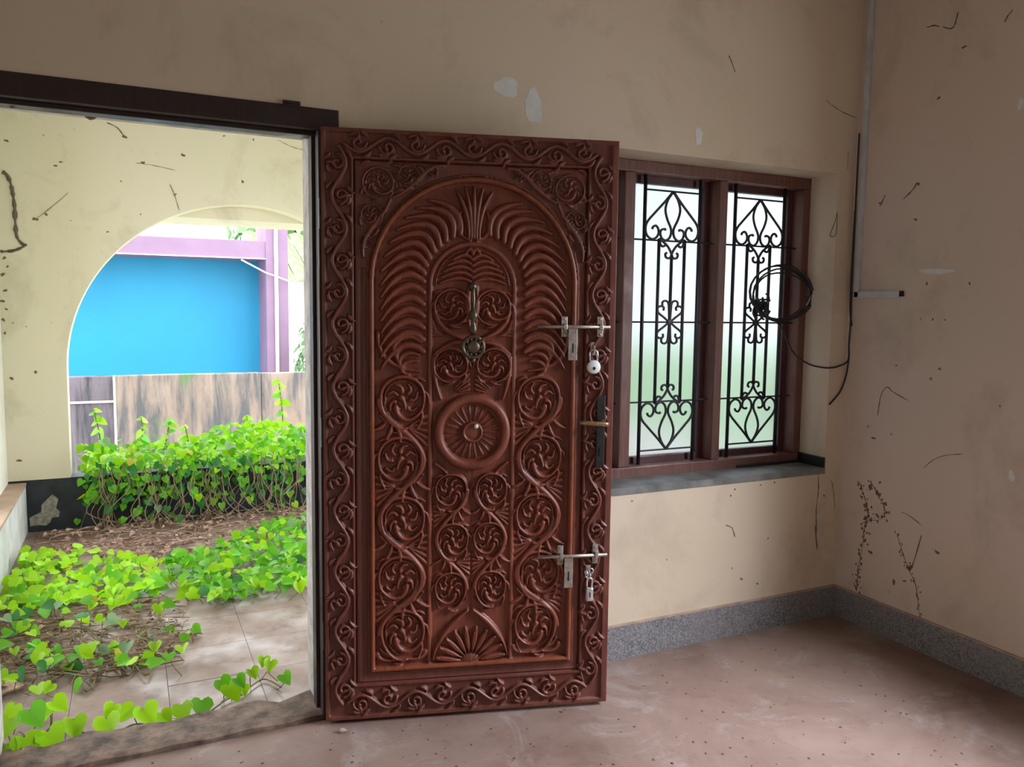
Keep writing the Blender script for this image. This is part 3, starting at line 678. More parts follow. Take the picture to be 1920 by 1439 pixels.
# grilles
GY = 0.203
def grille(xc, half):
    g = empty('grille', (0, 0, 0)); g.parent = win; ORG[g.name] = ORG[win.name]; g['label'] = 'black iron grille with hearts and scrolls'
    P = lambda x, z: (xc + x, GY, z)
    for z in (1.782, 1.421, 1.063):
        m = MB(); m.tube([P(-half - 0.01, z), P(half + 0.01, z)], 0.0044, 6); m.build('crossbar', M_IRON, g)
    for z in (2.000, 0.842):
        m = MB(); m.tube([P(-0.148, z), P(0.148, z)], 0.0044, 6); m.build('crossbar', M_IRON, g)
    for x, z0, z1, r in ((-0.150, 0.772, 2.072, 0.0082), (0.150, 0.772, 2.072, 0.0082), (-0.070, 1.055, 1.790, 0.0074), (0.070, 1.055, 1.790, 0.0074), (0.0, 1.125, 1.722, 0.0074)):
        m = MB(); m.tube([P(x, z0), P(x, z1)], r, 8); m.build('rod', M_IRON, g, True)
    def sc(pts, r=0.0056):
        for s in (-1, 1):
            m = MB(); m.tube([P(s*x, z) for x, z in pts], r, 6); m.build('scroll', M_IRON, g, True)
    def curve(cps, n=7):   # Catmull-Rom through control points
        c = [cps[0]] + list(cps) + [cps[-1]]; out = []
        for i in range(1, len(c) - 2):
            p0, p1, p2, p3 = map(np.array, c[i - 1:i + 3])
            for k in range(n):
                t = k/n; out.append(0.5*((2*p1) + (-p0 + p2)*t + (2*p0 - 5*p1 + 4*p2 - p3)*t*t + (-p0 + 3*p1 - 3*p2 + p3)*t**3))
        out.append(np.array(c[-2])); return [tuple(q) for q in out]
    heart = [(0.003, 1.998), (0.045, 1.952), (0.100, 1.898), (0.134, 1.862), (0.144, 1.832), (0.136, 1.803), (0.112, 1.787), (0.088, 1.793), (0.074, 1.812), (0.077, 1.834), (0.090, 1.846), (0.104, 1.840), (0.108, 1.830)]
    petal = [(0.003, 1.995), (0.028, 1.962), (0.040, 1.920), (0.030, 1.880), (0.010, 1.842), (0.006, 1.820), (0.014, 1.797), (0.034, 1.784), (0.055, 1.792), (0.064, 1.812), (0.060, 1.828), (0.042, 1.834), (0.036, 1.828)]
    vee = [(0.070, 1.790), (0.045, 1.776), (0.022, 1.758), (0.004, 1.732), (0.002, 1.716), (0.014, 1.706), (0.030, 1.710), (0.034, 1.724), (0.026, 1.730)]
    curl = [(0.066, 1.782), (0.062, 1.766), (0.050, 1.757), (0.036, 1.762)]
    for shape in (heart, petal, vee, curl):
        up = curve(shape); sc(up)
        sc([(x, 1.4215*2 - z + 0.0) for x, z in up])
    for q in (1, -1):
        c1 = [(0.003, 1.421), (0.030, 1.421 + q*0.020), (0.062, 1.421 + q*0.042), (0.068, 1.421 + q*0.062), (0.050, 1.421 + q*0.072), (0.034, 1.421 + q*0.066), (0.036, 1.421 + q*0.052)]
        c2 = [(0.003, 1.421 + q*0.012), (0.006, 1.421 + q*0.060), (0.010, 1.421 + q*0.086), (0.026, 1.421 + q*0.096), (0.042, 1.421 + q*0.088), (0.040, 1.421 + q*0.066)]
        sc(curve(c1), 0.0052); sc(curve(c2), 0.0052)
    m = MB(); m.lathe([(0.002, -0.008), (0.013, -0.006), (0.013, 0.006), (0.002, 0.008)], P(0, 1.421), (0, 1, 0), 10); m.build('boss', M_IRON, g)
for (x0, x1) in lights: grille((x0 + x1)/2, (x1 - x0)/2)
# sill slab and its skirting at the end of the recess
m = MB(); m.box(WX0 + 0.001, WX1 - 0.001, -0.006, WY0, WZ0 - 0.02, 0.7355)
sill = tag(m.build('trim_2', M_SILL), 'dark grey cement window sill slab', 'window sill', kind='structure')
m = MB(); m.bbox(WX1 - 0.014, WX1, -0.004, WY0, 0.7355, 0.785, 0.003); m.bbox(WX1 - 0.40, WX1 - 0.014, WY0 - 0.010, WY0, 0.7355, 0.748, 0.003); m.build('upstand', M_SILLDK, sill)
# window in the right wall, nearer than the picture edge
w2 = tag(empty('window_2', (XR, (SWY0 + SWY1)/2, SWZ0)), 'open wooden window frame in the right wall outside the picture', 'window', kind='structure')
m = MB(); m.bbox(XR + 0.10, XR + 0.17, SWY0, SWY1, SWZ1 - 0.05, SWZ1, 0.004); m.bbox(XR + 0.10, XR + 0.17, SWY0, SWY1, SWZ0, SWZ0 + 0.05, 0.004); m.build('rail', M_WFRAME, w2)
for y in (SWY0 + 0.025, (SWY0 + SWY1)/2, SWY1 - 0.025): m = MB(); m.bbox(XR + 0.10, XR + 0.17, y - 0.025, y + 0.025, SWZ0, SWZ1, 0.004); m.build('post', M_WFRAME, w2)

# ================================================================== CONDUIT AND CABLES
cd = tag(empty('cable_conduit', (XR, -0.05, 1.54)), 'grey-white plastic cable casing running down the room corner', 'cable casing')
m = MB(); m.bbox(XR - 0.016, XR, -0.066, -0.040, 1.545, ZC - 0.002, 0.003); m.build('casing', M_PVC, cd)
m = MB(); m.bbox(XR - 0.016, XR, -0.286, -0.040, 1.543, 1.574, 0.003); m.build('casing_branch', M_PVC, cd)
m = MB(); m.bbox(XR - 0.017, XR - 0.0, -0.300, -0.286, 1.548, 1.572, 0.002); m.build('open_end', M_HOLE, cd)
for z in (1.99, 2.62): m = MB(); m.bbox(XR - 0.018, XR, -0.070, -0.036, z, z + 0.02, 0.002); m.build('clip', M_PVC, cd)
def crom(cps, n=8):
    c = [cps[0]] + list(cps) + [cps[-1]]; out = []
    for i in range(1, len(c) - 2):
        p0, p1, p2, p3 = [Vector(q) for q in c[i - 1:i + 3]]
        for k in range(n):
            t = k/n; out.append(0.5*((2*p1) + (p2 - p0)*t + (2*p0 - 5*p1 + 4*p2 - p3)*t*t + (3*p1 - p0 - 3*p2 + p3)*t**3))
    out.append(Vector(cps[-1])); return out
CY = 0.128
A = lambda px, py, y: tuple(at(px, py, 'y', y))
cb = tag(empty('cable_coil', A(1430, 570, CY)), 'black cable coil hung on the window grille and looping to the corner', 'cable')
def cable(pts, r=0.0042): m = MB(); m.tube(crom(pts), r, 6); m.build('cable', M_CABLE, cb, True)
cable([(XR - 0.02, -0.030, 2.30), (XR - 0.02, -0.030, 1.90), (XR - 0.016, -0.028, 1.60), (XR - 0.012, -0.028, 1.45), (XR - 0.018, -0.030, 1.33), A(1590, 676, -0.02), A(1572, 687, -0.016), A(1556, 690, -0.012), A(1540, 689, 0.004), A(1515, 682, 0.055), A(1487, 661, 0.12), A(1465, 615, CY), A(1448, 598, CY + 0.01)])
cable([(XR - 0.016, -0.024, 1.95), (XR - 0.016, -0.024, 1.50), A(1602, 630, -0.025), A(1592, 672, -0.018), A(1586, 705, -0.012), A(1575, 735, -0.008), A(1555, 759, -0.006)])
for k, (R, dx, dy) in enumerate(((57, 1465, 551), (52, 1467, 553), (54, 1462, 548), (50, 1463, 556))):
    pts = [A(dx + R*1.02*math.cos(a) + 2*math.sin(3*a + k), dy + R*0.92*math.sin(a) + 2*math.cos(2*a + k), CY - 0.006*k + 0.012*math.sin(a + k)) for a in np.linspace(0.2*k, 0.2*k + 2*math.pi, 26)]
    m = MB(); m.tube(pts, 0.0040, 6); m.build('cable_loop', M_CABLE, cb, True)
m = MB(); m.tube(crom([A(1503, 512, 0.12), A(1516, 525, 0.10), A(1524, 545, 0.09)]), 0.006, 6); m.build('cable_end', M_CABLE, cb, True)
for k in range(14):
    a0 = random.uniform(0, 6.28); c = (1430 + random.uniform(-9, 9), 572 + random.uniform(-18, 18)); R = random.uniform(7, 16)
    pts = [A(c[0] + R*0.7*math.cos(a0 + t), c[1] + R*math.sin(a0 + t*0.9), CY + random.uniform(-0.02, 0.01)) for t in np.linspace(0, random.uniform(3, 6), 9)]
    m = MB(); m.tube(crom(pts, 3), 0.0045, 5); m.build('knot', M_CABLE, cb, True)

# ================================================================== MARKS ON THE ROOM WALLS
def blob(plane, px, py, rx, rz, mat, parent, name, seed=0, n=13, amp=0.35, val=None, thick=0.0012):
    """thin irregular patch lying on a wall; rx / rz are metres"""
    rnd = random.Random(seed*31 + int(px)); axis, v0 = plane; c = at(px, py, axis, v0); out = []
    ph = [rnd.uniform(0, 6.28) for _ in range(3)]
    for k in range(n):
        a = 2*math.pi*k/n; r = 1 + amp*(0.5*math.sin(2*a + ph[0]) + 0.3*math.sin(3*a + ph[1]) + 0.3*math.sin(5*a + ph[2]))
        h, z = rx*r*math.cos(a), rz*r*math.sin(a)
        out.append(Vector((c.x + h, c.y, c.z + z)) if axis == 'y' else Vector((c.x, c.y + h, c.z + z)))
    d = Vector((0, -thick, 0)) if axis == 'y' else Vector((-thick, 0, 0))
    return MB().prism(out, (0, 0, 0), d).build(name, mat, parent)
BK, RT = ('y', 0.0), ('x', XR)
for i, (px, py, rx, rz) in enumerate(((950, 164, 0.043, 0.042), (1000, 200, 0.042, 0.056), (1310, 255, 0.022, 0.032))):
    blob(BK, px, py, rx, rz, M_PATCH, wall_back, 'putty_patch', i)
for i, (px, py, rx, rz) in enumerate(((1755, 509, 0.075, 0.012), (1897, 893, 0.012, 0.022), (1914, 195, 0.012, 0.02), (1590, 300, 0.004, 0.05))):
    blob(RT if px > 1600 else BK, px, py, rx, rz, M_PATCH if i < 3 else M_REVEAL, wall_right if px > 1600 else wall_back, 'putty_patch', i + 5)
def strand(plane, pts, r, mat, parent, name='cobweb_strand', fuzz=0.0, seed=3):
    rnd = random.Random(seed); axis, v0 = plane; P = []
    for (px, py) in pts:
        q = at(px, py, axis, v0)
        if axis == 'y': q.y -= 0.002
        else: q.x -= 0.002
        P.append(q)
    c = crom([tuple(q) for q in P], 5)
    rr = [r*rnd.uniform(0.45, 1.25) for _ in c]; rr[0] = rr[-1] = r*0.3
    mb = MB()
    if name == 'mould_streak':
        for q in c:
            for _ in range(2):
                o = q + Vector((0, random.gauss(0, 0.011), random.gauss(0, 0.011))); k = rnd.uniform(0.25, 1.0)*r*1.15; ph = rnd.uniform(0, 6)
                mb.prism([o + Vector((0.0015, k*(1 + .4*math.sin(3*w + ph))*math.cos(w), 1.3*k*(1 + .4*math.sin(2*w + ph))*math.sin(w))) for w in [6.283*j/7 for j in range(7)]], (0, 0, 0), (-0.0012, 0, 0))
        rr = [0.35*x for x in rr]
    mb.tube(c, rr, 5); return mb.build(name, mat, parent)
for pts, r in (([(1720, 342), (1712, 356), (1694, 374)], 0.0035), ([(1738, 52), (1752, 48), (1762, 50)], 0.004), ([(1768, 50), (1782, 54), (1790, 48), (1797, 22)], 0.0035), ([(1884, 42), (1890, 30), (1900, 18)], 0.003),
               ([(1646, 780), (1652, 742), (1664, 726), (1674, 735), (1704, 752)], 0.0026), ([(1732, 878), (1752, 862), (1775, 854), (1808, 852)], 0.002), ([(1650, 388), (1656, 375), (1660, 366)], 0.003),
               ([(1612, 905), (1620, 928), (1628, 960), (1622, 985), (1618, 1010)], 0.007), ([(1622, 1000), (1614, 1045), (1609, 1080), (1607, 1108)], 0.0075), ([(1634, 905), (1650, 935), (1660, 960), (1650, 975), (1630, 975)], 0.006),
               ([(1682, 1000), (1694, 1040), (1706, 1072), (1718, 1100), (1724, 1152)], 0.0055), ([(1728, 1004), (1718, 1040), (1708, 1070)], 0.003), ([(1690, 960), (1706, 968), (1728, 985)], 0.002)):
    strand(RT, pts, r*0.7, M_MOULDY if r > 0.005 else M_WEB, wall_right, 'mould_streak' if r > 0.005 else 'cobweb_strand', seed=int(pts[0][0]))
for i, (px, py, r) in enumerate(((1760, 184, 0.010), (1717, 412, 0.008), (1722, 345, 0.008), (1726, 598, 0.005), (1749, 599, 0.005), (1772, 600, 0.005), (1738, 532, 0.007), (1818, 532, 0.007), (1762, 692, 0.009), (1638, 822, 0.010), (1632, 915, 0.014), (1645, 925, 0.012), (1624, 948, 0.014), (1660, 945, 0.014), (1650, 905, 0.009), (1623, 972, 0.015), (1646, 968, 0.010), (1706, 1065, 0.016), (1676, 1092, 0.013), (1757, 1036, 0.012), (1632, 1036, 0.010), (1808, 88, 0.009), (1650, 381, 0.008), (1696, 1090, 0.007), (1875, 762, 0.005))):
    r *= 0.72; blob(RT, px, py, r*random.uniform(0.8, 1.5), r*random.uniform(0.7, 1.3), M_MOULDY, wall_right, 'mould_spot', i, 9, 0.6)
for pts, r in (([(1366, 104), (1372, 118), (1378, 136)], 0.003), ([(1534, 890), (1534, 920), (1530, 960), (1531, 1000)], 0.003), ([(1528, 985), (1530, 1010), (1532, 1032)], 0.005), ([(1548, 188), (1575, 208), (1606, 222)], 0.002), ([(1558, 900), (1562, 920), (1565, 955)], 0.002), ([(1360, 985), (1372, 990), (1378, 1008)], 0.002)):
    strand(BK, pts, r*0.7, M_WEB if r < 0.004 else M_MOULDY, wall_back, seed=int(pts[0][0]))
for i, (px, py, r) in enumerate(((1370, 930, 0.004), (1378, 918, 0.004), (1408, 900, 0.005), (1426, 910, 0.004), (1452, 905, 0.004), (1250, 1050, 0.003), (1390, 1086, 0.006), (1420, 1095, 0.005), (1185, 940, 0.004), (1545, 930, 0.005), (1582, 905, 0.006), (1575, 1085, 0.006), (1440, 610 + 400, 0.004))):
    blob(BK, px, py, r*1.2, r, M_MOULDY, wall_back, 'mould_spot', i + 40, 8, 0.6)
# dusty string loop hanging on the window reveal
xr = WX1 - 0.003
m = MB(); m.tube(crom([tuple(at(1570, 398, 'x', xr)), tuple(at(1566, 415, 'x', xr)), tuple(at(1558, 435, 'x', xr)), tuple(at(1557, 444, 'x', xr)), tuple(at(1566, 441, 'x', xr)), tuple(at(1569, 425, 'x', xr)), tuple(at(1570, 400, 'x', xr))]), 0.0016, 5)
tag(m.build('string_loop', M_WEB, None, True), 'thin dusty string loop hanging on the window recess edge', 'string')

# ================================================================== VERANDA
VZ = -0.05; AY = 3.35; AT = 0.18
def tile_mat():
    k = Nodes('wet_red_floor_tile'); k.co = k.n('ShaderNodeNewGeometry').outputs['Position']
    c = k.ramp(k.noise(2.6, 6, 0.62, None, 0.4), [(0.3, (0.13, 0.08, 0.058)), (0.5, (0.23, 0.155, 0.125)), (0.72, (0.30, 0.235, 0.21))])
    d = k.ramp(k.noise(9, 7, 0.7), [(0.52, BW[0]), (0.72, BW[1])])
    c = k.mix(d, c, (0.10, 0.062, 0.045, 1))
    k.base(c, 0.3, 0, 0.5)
    k.link(k.ramp(k.noise(3.5, 5), [(0.35, (0.22,)*3), (0.62, (0.65,)*3)]), k.b.inputs['Roughness'])
    k.bump(k.noise(16, 5), 0.12, 0.004); return k.m
M_TILE = tile_mat()
M_SOIL = simple('brown_soil', (0.16, 0.10, 0.065, 1), 0.95, 0, 0.5, 7, 0.6)
M_YARD = simple('pale_yard_sand', (0.55, 0.50, 0.43, 1), 0.9, 0, 0.15, 3)
M_LAWN = simple('lawn_green', (0.14, 0.40, 0.07, 1), 0.9, 0, 0.4, 8, 0.5)
M_DARKB = simple('blue_black_plinth_paint', (0.018, 0.026, 0.038, 1), 0.55, 0, 0.5, 9, 0.2)
M_LEDGEF = simple('pale_grey_plaster', (0.56, 0.56, 0.56, 1), 0.7, 0, 0.2, 5)
M_LEDGET = simple('brown_ledge_cap', (0.40, 0.28, 0.21, 1), 0.6, 0, 0.2, 6)
m = MB(); m.box(-1.5, 1.75, T, AY, -0.45, VZ - 0.012)
vf = tag(m.build('floor_veranda', M_SOIL), 'wet reddish tiled veranda floor outside the door', 'floor', kind='structure')
TP = 0.342; x0 = -1.170 - TP
tm = MB(); tm.bbox(0.0006, TP - 0.0006, 0.0006, TP - 0.0006, -0.012, 0.0, 0.0012)
tile0 = None
for i in range(0, 9):
    for j in range(0, 9):
        x = x0 + i*TP; y = T + 0.03 + j*TP
        if x < -1.24 - TP*0.9 and False: continue
        if x + TP < -1.24 or y + TP > AY + 0.02: continue
        if tile0 is None:
            tile0 = tm.build('tile', M_TILE, vf); o = tile0
        else: o = clone(tile0, vf)
        o.location = (x, y, VZ + random.uniform(-0.0012, 0.0008))
# arch wall
AC, AZ, AR = 0.197, 1.029, 1.169
out = [(-1.6, 0.30), (AC - AR, 0.30)] + [(AC + AR*math.cos(a), AZ + AR*math.sin(a)) for a in np.linspace(math.pi, 0, 61)] + [(AC + AR, 0.30), (1.78, 0.30), (1.78, 3.02), (-1.6, 3.02)]
m = MB(); m.prism([(x, AY, z) for x, z in out], (0, 0, 0), (0, AT, 0))
aw = tag(m.build('wall_veranda', M_VER), 'pale yellow veranda wall with a round arch opening and cobwebs', 'wall', kind='structure')
m = MB(); m.box(-1.7, 1.9, AY + AT, AY + AT + 0.55, 2.105, 2.5); m.build('sunshade', M_VER, aw)
strand(('y', AY), [(4, 322), (14, 330), (22, 352), (27, 385), (29, 420), (32, 445), (44, 460)], 0.013, M_WEB, aw, seed=1)
strand(('y', AY), [(0, 472), (22, 471), (38, 466), (50, 458)], 0.010, M_WEB, aw, seed=2)
strand(('y', AY), [(66, 412), (80, 402), (105, 382), (128, 362)], 0.0035, M_WEBL, aw, seed=4)
strand(('y', AY), [(318, 345), (328, 368), (336, 395)], 0.003, M_WEBL, aw, seed=5)
strand(('y', AY), [(200, 230), (220, 240), (234, 258)], 0.004, M_WEB, aw, seed=6)
strand(('y', AY), [(255, 306), (285, 310), (330, 320)], 0.003, M_WEBL, aw, seed=8)
strand(('y', AY), [(520, 262), (548, 276), (572, 282)], 0.003, M_WEBL, aw, seed=9)
for i, (px, py, r) in enumerate(((66, 411, 0.016), (86, 402, 0.012), (234, 257, 0.014), (104, 311, 0.010), (114, 304, 0.009), (12, 264, 0.012), (343, 291, 0.014), (268, 305, 0.012), (455, 341, 0.011), (328, 365, 0.011), (67, 698, 0.011), (22, 710, 0.012), (36, 864, 0.014), (8, 484, 0.012), (14, 500, 0.009), (5, 515, 0.014), (10, 545, 0.012), (4, 565, 0.014), (12, 580, 0.009), (6, 600, 0.012), (9, 625, 0.01), (202, 435, 0.008), (475, 262, 0.008), (420, 255, 0.008))):
    r *= 0.75; blob(('y', AY), px, py, r*1.3, r, M_MOULDY if r < 0.02 else M_WEBL, aw, 'mould_spot', i + 80, 9, 0.6, thick=0.002)
# dark low wall that carries it, with a peeled patch
m = MB(); m.box(-1.6, 1.78, AY + 0.004, AY + AT - 0.004, -0.45, 0.30)
lw = tag(m.build('wall_plinth', M_DARKB), 'dark blue-black low wall under the arch, half hidden by vines', 'low wall', kind='structure')
blob(('y', AY + 0.004), 88, 962, 0.075, 0.085, simple('peeled_grey_cement', (0.30, 0.29, 0.25, 1), 0.9, 0, 0.45, 40, 0.4), lw, 'peeled_patch', 5, 15, 0.75, thick=0.003)
# side parapet with brown cap, pier and header
m = MB(); m.box(-1.5, -1.235, T, AY, -0.45, 0.266)
pp = tag(m.build('wall_parapet', M_LEDGEF), 'low pale parapet with brown cap at the left of the veranda', 'parapet', kind='structure')
m = MB(); m.bbox(-1.5, -1.231, T, AY - 0.001, 0.266, 0.286, 0.003); m.build('cap', M_LEDGET, pp)
m = MB(); m.box(-1.5, -1.335, 2.55, AY, 0.286, 3.0); m.box(-1.5, -1.335, T, 2.55, 2.35, 3.0); m.box(1.60, 1.78, T, AY, 2.30, 3.0)  # right-hand beam is unseen, added to block low light under the veranda roof
tag(m.build('wall_veranda_side', simple('white_side_wall', (0.74, 0.72, 0.66, 1), 0.7, 0, 0.1, 3)), 'white side pier and beam of the veranda left of the arch, with an unseen right beam added to block light', 'wall', kind='structure')
m = MB(); m.box(-1.7, 1.80, T, AY + AT + 0.3, 3.0, 3.12)
tag(m.build('ceiling_veranda', simple('veranda_ceiling_whitewash', (0.66, 0.64, 0.56, 1), 0.8)), 'veranda roof slab outside the door', 'ceiling', kind='structure')

# ================================================================== GARDEN, BOUNDARY WALL, NEIGHBOUR
m = MB(); m.box(-12, 7.2, AY + AT, 34, -0.6, -0.42); m.box(1.75, 7.2, T, AY + AT, -0.6, -0.42); m.box(-12, -1.5, T, AY + AT, -0.6, -0.42)
tag(m.build('ground', M_YARD), 'pale sandy ground around the house', 'ground', kind='structure')
m = MB(); m.box(7.2, 30, -4, 34, -0.6, -0.40)
tag(m.build('lawn', M_LAWN), 'green lawn seen blurred through the right window pane', 'lawn', kind='structure')
def stained_concrete(name, a, b, dark, moss):
    k = Nodes(name)
    c = k.ramp(k.noise(2.2, 5, 0.6), [(0.3, a), (0.7, b)])
    s = k.ramp(k.noise(3.2, 8, 0.65, k.mapped((1.7, 1, 0.28)), 0.3), [(0.43, BW[0]), (0.60, BW[1])])
    c = k.mix(s, c, dark)
    g = k.ramp(k.noise(1.7, 4, 0.55, k.mapped((1, 1, 1), (4, 2, 9))), [(0.60, BW[0]), (0.70, BW[1])])
    c = k.mix(g, c, moss)
    k.base(c, 0.9); k.bump(k.noise(20, 6, 0.65), 0.3, 0.01); return k.m
M_CONC = stained_concrete('rain_stained_concrete', (0.26, 0.19, 0.155), (0.32, 0.26, 0.22), (0.10, 0.10, 0.11, 1), (0.10, 0.20, 0.07, 1))
M_LATER = stained_concrete('dark_mossy_masonry', (0.13, 0.11, 0.14), (0.19, 0.16, 0.19), (0.05, 0.05, 0.06, 1), (0.10, 0.13, 0.08, 1))
CW = 7.0
bw = tag(empty('boundary_wall', (0.0, CW, -0.42)), 'rain-stained concrete boundary wall behind the vine mound', 'wall')
for (xa, xb, zt, yo, mat) in ((-4.0, -0.757, 0.690, 0.05, M_LATER), (-0.745, 0.80, 0.697, 0.0, M_CONC), (0.806, 2.6, 0.690, 0.02, M_CONC)):
    m = MB(); m.bbox(xa, xb, CW + yo, CW + yo + 0.16, -0.45, zt, 0.01); m.build('wall_panel', mat, bw)
m = MB(); m.bbox(-4.0, -0.76, CW + 0.03, CW + 0.07, 0.40, 0.425, 0.006); m.build('ledge_course', M_YARD, bw)
m = MB(); m.bbox(-0.765, -0.74, CW - 0.008, CW + 0.12, -0.45, 0.697, 0.006); m.build('joint_post', M_LEDGEF, bw)
# neighbour's house: blue wall recessed in a pink concrete frame
M_BLUE = simple('sky_blue_house_paint', (0.012, 0.26, 0.48, 1), 0.6, 0, 0.06, 1.0)
M_PINK = simple('mauve_pink_house_paint', (0.25, 0.155, 0.25, 1), 0.7, 0, 0.1, 2.0)
M_WPIPE = simple('white_pipe', (0.85, 0.85, 0.86, 1), 0.4, 0, 0.03)
NY = 10.0
nh = tag(empty('house', (0.5, NY, -0.42)), 'sky-blue house wall framed by mauve beam and pillar', 'house')
m = MB(); m.box(-6.0, 1.5, NY + 0.75, NY + 0.95, -0.45, 2.46); m.build('blue_wall', M_BLUE, nh)
m = MB(); m.bbox(-6.0, 1.40, NY, NY + 0.75, 2.205, 2.475, 0.01); m.build('beam', M_PINK, nh)
m = MB(); m.bbox(1.322, 1.655, NY - 0.02, NY + 0.95, -0.45, 3.3, 0.01); m.build('pillar', M_PINK, nh)
m = MB(); m.box(-6.0, 1.32, NY - 0.03, NY + 0.0, 2.20, 2.215); m.build('drip_edge', M_WPIPE, nh)
m = MB(); m.tube([(1.468, NY - 0.06, -0.45), (1.468, NY - 0.06, 3.3)], 0.028, 10); m.build('drain_pipe', M_WPIPE, nh, True)
p0 = at(452, 487, 'y', NY - 0.1); p1 = at(541, 527, 'y', NY - 0.1)
m = MB(); m.tube([p0, p0.lerp(p1, 0.5) + Vector((0, 0, -0.03)), p1, p1 + Vector((2.5, 0, -1.0))], 0.012, 6)
tag(m.build('service_wire', M_WPIPE, None, True), 'thin white wire running from the blue house across its pillar', 'wire')

# far house with mossy tiled roof
M_ROOF = simple('mossy_roof_tiles', (0.22, 0.26, 0.14, 1), 0.9, 0, 0.5, 6, 0.5)
M_FWALL = simple('whitewashed_far_wall', (0.82, 0.82, 0.80, 1), 0.8, 0, 0.05)
fh = tag(empty('far_house', (4.0, 16.0, -0.42)), 'distant whitewashed house with mossy tiled roof beyond the pillar', 'house')
m = MB(); m.box(2.0, 7.0, 15.2, 18.0, -0.45, 2.2); m.build('wall', M_FWALL, fh)
rows = 6
for k in range(rows):
    y0_ = 14.4 + 0.5*k; z0_ = 2.02 + 0.20*k
    for c in range(14):
        xx = 1.9 + 0.36*c
        if c == 0 and k == 0:
            m = MB(); m.prism([(0, 0, 0), (0.17, 0, 0.05), (0.34, 0, 0)], (0, 0, 0), (0, 0.56, 0.24)); t0 = m.build('roof_tile', M_ROOF, fh, origin=(0, 0, 0)); o = t0
        else: o = clone(t0, fh)
        o.location = Vector((xx, y0_, z0_)) - ORG[fh.name]

# ================================================================== VINES
def leaf_material(name, c, trans):
    k = Nodes(name); f = k.noise(3.0, 3)
    lo = tuple(x*0.72 for x in c); hi = tuple(min(1, x*1.2) for x in c)
    oi = k.n('ShaderNodeObjectInfo')
    col = k.ramp(oi.outputs['Random'], [(0.0, lo), (1.0, hi)])
    k.base(col, 0.42, 0, 0.4)
    tr_ = k.n('ShaderNodeBsdfTranslucent'); k.link(k.mix(1.0, col, trans, 'MULTIPLY'), tr_.inputs['Color'])
    mx = k.n('ShaderNodeMixShader'); mx.inputs[0].default_value = 0.42
    k.link(k.b.outputs[0], mx.inputs[1]); k.link(tr_.outputs[0], mx.inputs[2]); k.link(mx.outputs[0], k.out.inputs['Surface'])
    return k.m
ML = {'lime': leaf_material('lime_leaf', (0.36, 0.70, 0.010), (1.0, 1.0, 0.4, 1)), 'green': leaf_material('green_leaf', (0.16, 0.52, 0.02), (1, 1, 0.6, 1)),
      'deep': leaf_material('deep_green_leaf', (0.05, 0.22, 0.05), (0.9, 1, 0.7, 1)), 'yellow': leaf_material('yellow_leaf', (0.62, 0.56, 0.03), (1, 1, 0.4, 1)), 'pale': leaf_material('pale_grey_green_leaf', (0.25, 0.42, 0.22), (1, 1, 0.8, 1))}
M_STEM = simple('green_brown_vine_stem', (0.16, 0.14, 0.05, 1), 0.8, 0, 0.4, 20)
M_DRY = simple('dry_brown_stem', (0.27, 0.19, 0.12, 1), 0.9, 0, 0.5, 20)
M_DRYL = simple('dry_leaf_litter', (0.40, 0.27, 0.21, 1), 0.9, 0, 0.75, 14)
def heart_leaf(fold, droop, seed):
    rnd = random.Random(seed)
    mid = [(0, 0.10), (0, 0.42), (0, 0.76), (0, 1.06)]
    half = [(0.12, -0.06), (0.32, -0.10), (0.50, 0.10), (0.53, 0.36), (0.40, 0.64), (0.18, 0.88)]
    vs = [(x, y, -droop*y*y) for x, y in mid]
    for s in (1, -1):
        for (x, y) in half:
            j = 1 + rnd.uniform(-0.06, 0.06); vs.append((s*x*j, y*j, fold*x - droop*y*y + rnd.uniform(-0.02, 0.02)))
    R = [4, 5, 6, 7, 8, 9]; L = [10, 11, 12, 13, 14, 15]
    fs = [(0, R[0], R[1], R[2]), (0, R[2], R[3], 1), (1, R[3], R[4], 2), (2, R[4], R[5], 3)]
    fs += [(0, L[2], L[1], L[0]), (0, 1, L[3], L[2]), (1, 2, L[4], L[3]), (2, 3, L[5], L[4])]
    return vs, fs
SHAPES = [heart_leaf(0.22, 0.10, 1), heart_leaf(0.40, 0.22, 2), heart_leaf(0.10, 0.30, 3), heart_leaf(0.60, 0.05, 4)]
LEAFMESH = {}
for kname, mat in ML.items():
    for i, (v, f) in enumerate(SHAPES):
        me = bpy.data.meshes.new('leaf'); me.from_pydata(v, [], f); me.materials.append(mat)
        me.polygons.foreach_set('use_smooth', [True]*len(me.polygons)); LEAFMESH[kname, i] = me
def leaf_matrix(pos, normal, tip, s):
    z = Vector(normal).normalized(); y = Vector(tip); y = (y - z*y.dot(z))
    y = y.normalized() if y.length > 1e-5 else z.orthogonal().normalized()
    x = y.cross(z); Mx = Matrix.Identity(4)
    for i in range(3): Mx[i][0], Mx[i][1], Mx[i][2], Mx[i][3] = x[i]*s, y[i]*s, z[i]*s, pos[i]
    return Mx
def add_leaf(parent, pos, normal, tip, s, kname, shape=None):
    o = bpy.data.objects.new('leaf', LEAFMESH[kname, random.randrange(4) if shape is None else shape]); COL.objects.link(o)
    o.parent = parent; o.matrix_local = leaf_matrix(Vector(pos) - parent.location, normal, tip, s); return o
def pick(w): return random.choices(list(w), list(w.values()))[0]
def in_poly(x, y, P):
    c = False; j = len(P) - 1
    for i in range(len(P)):
        if (P[i][1] > y) != (P[j][1] > y) and x < (P[j][0] - P[i][0])*(y - P[i][1])/(P[j][1] - P[i][1]) + P[i][0]: c = not c
        j = i
    return c
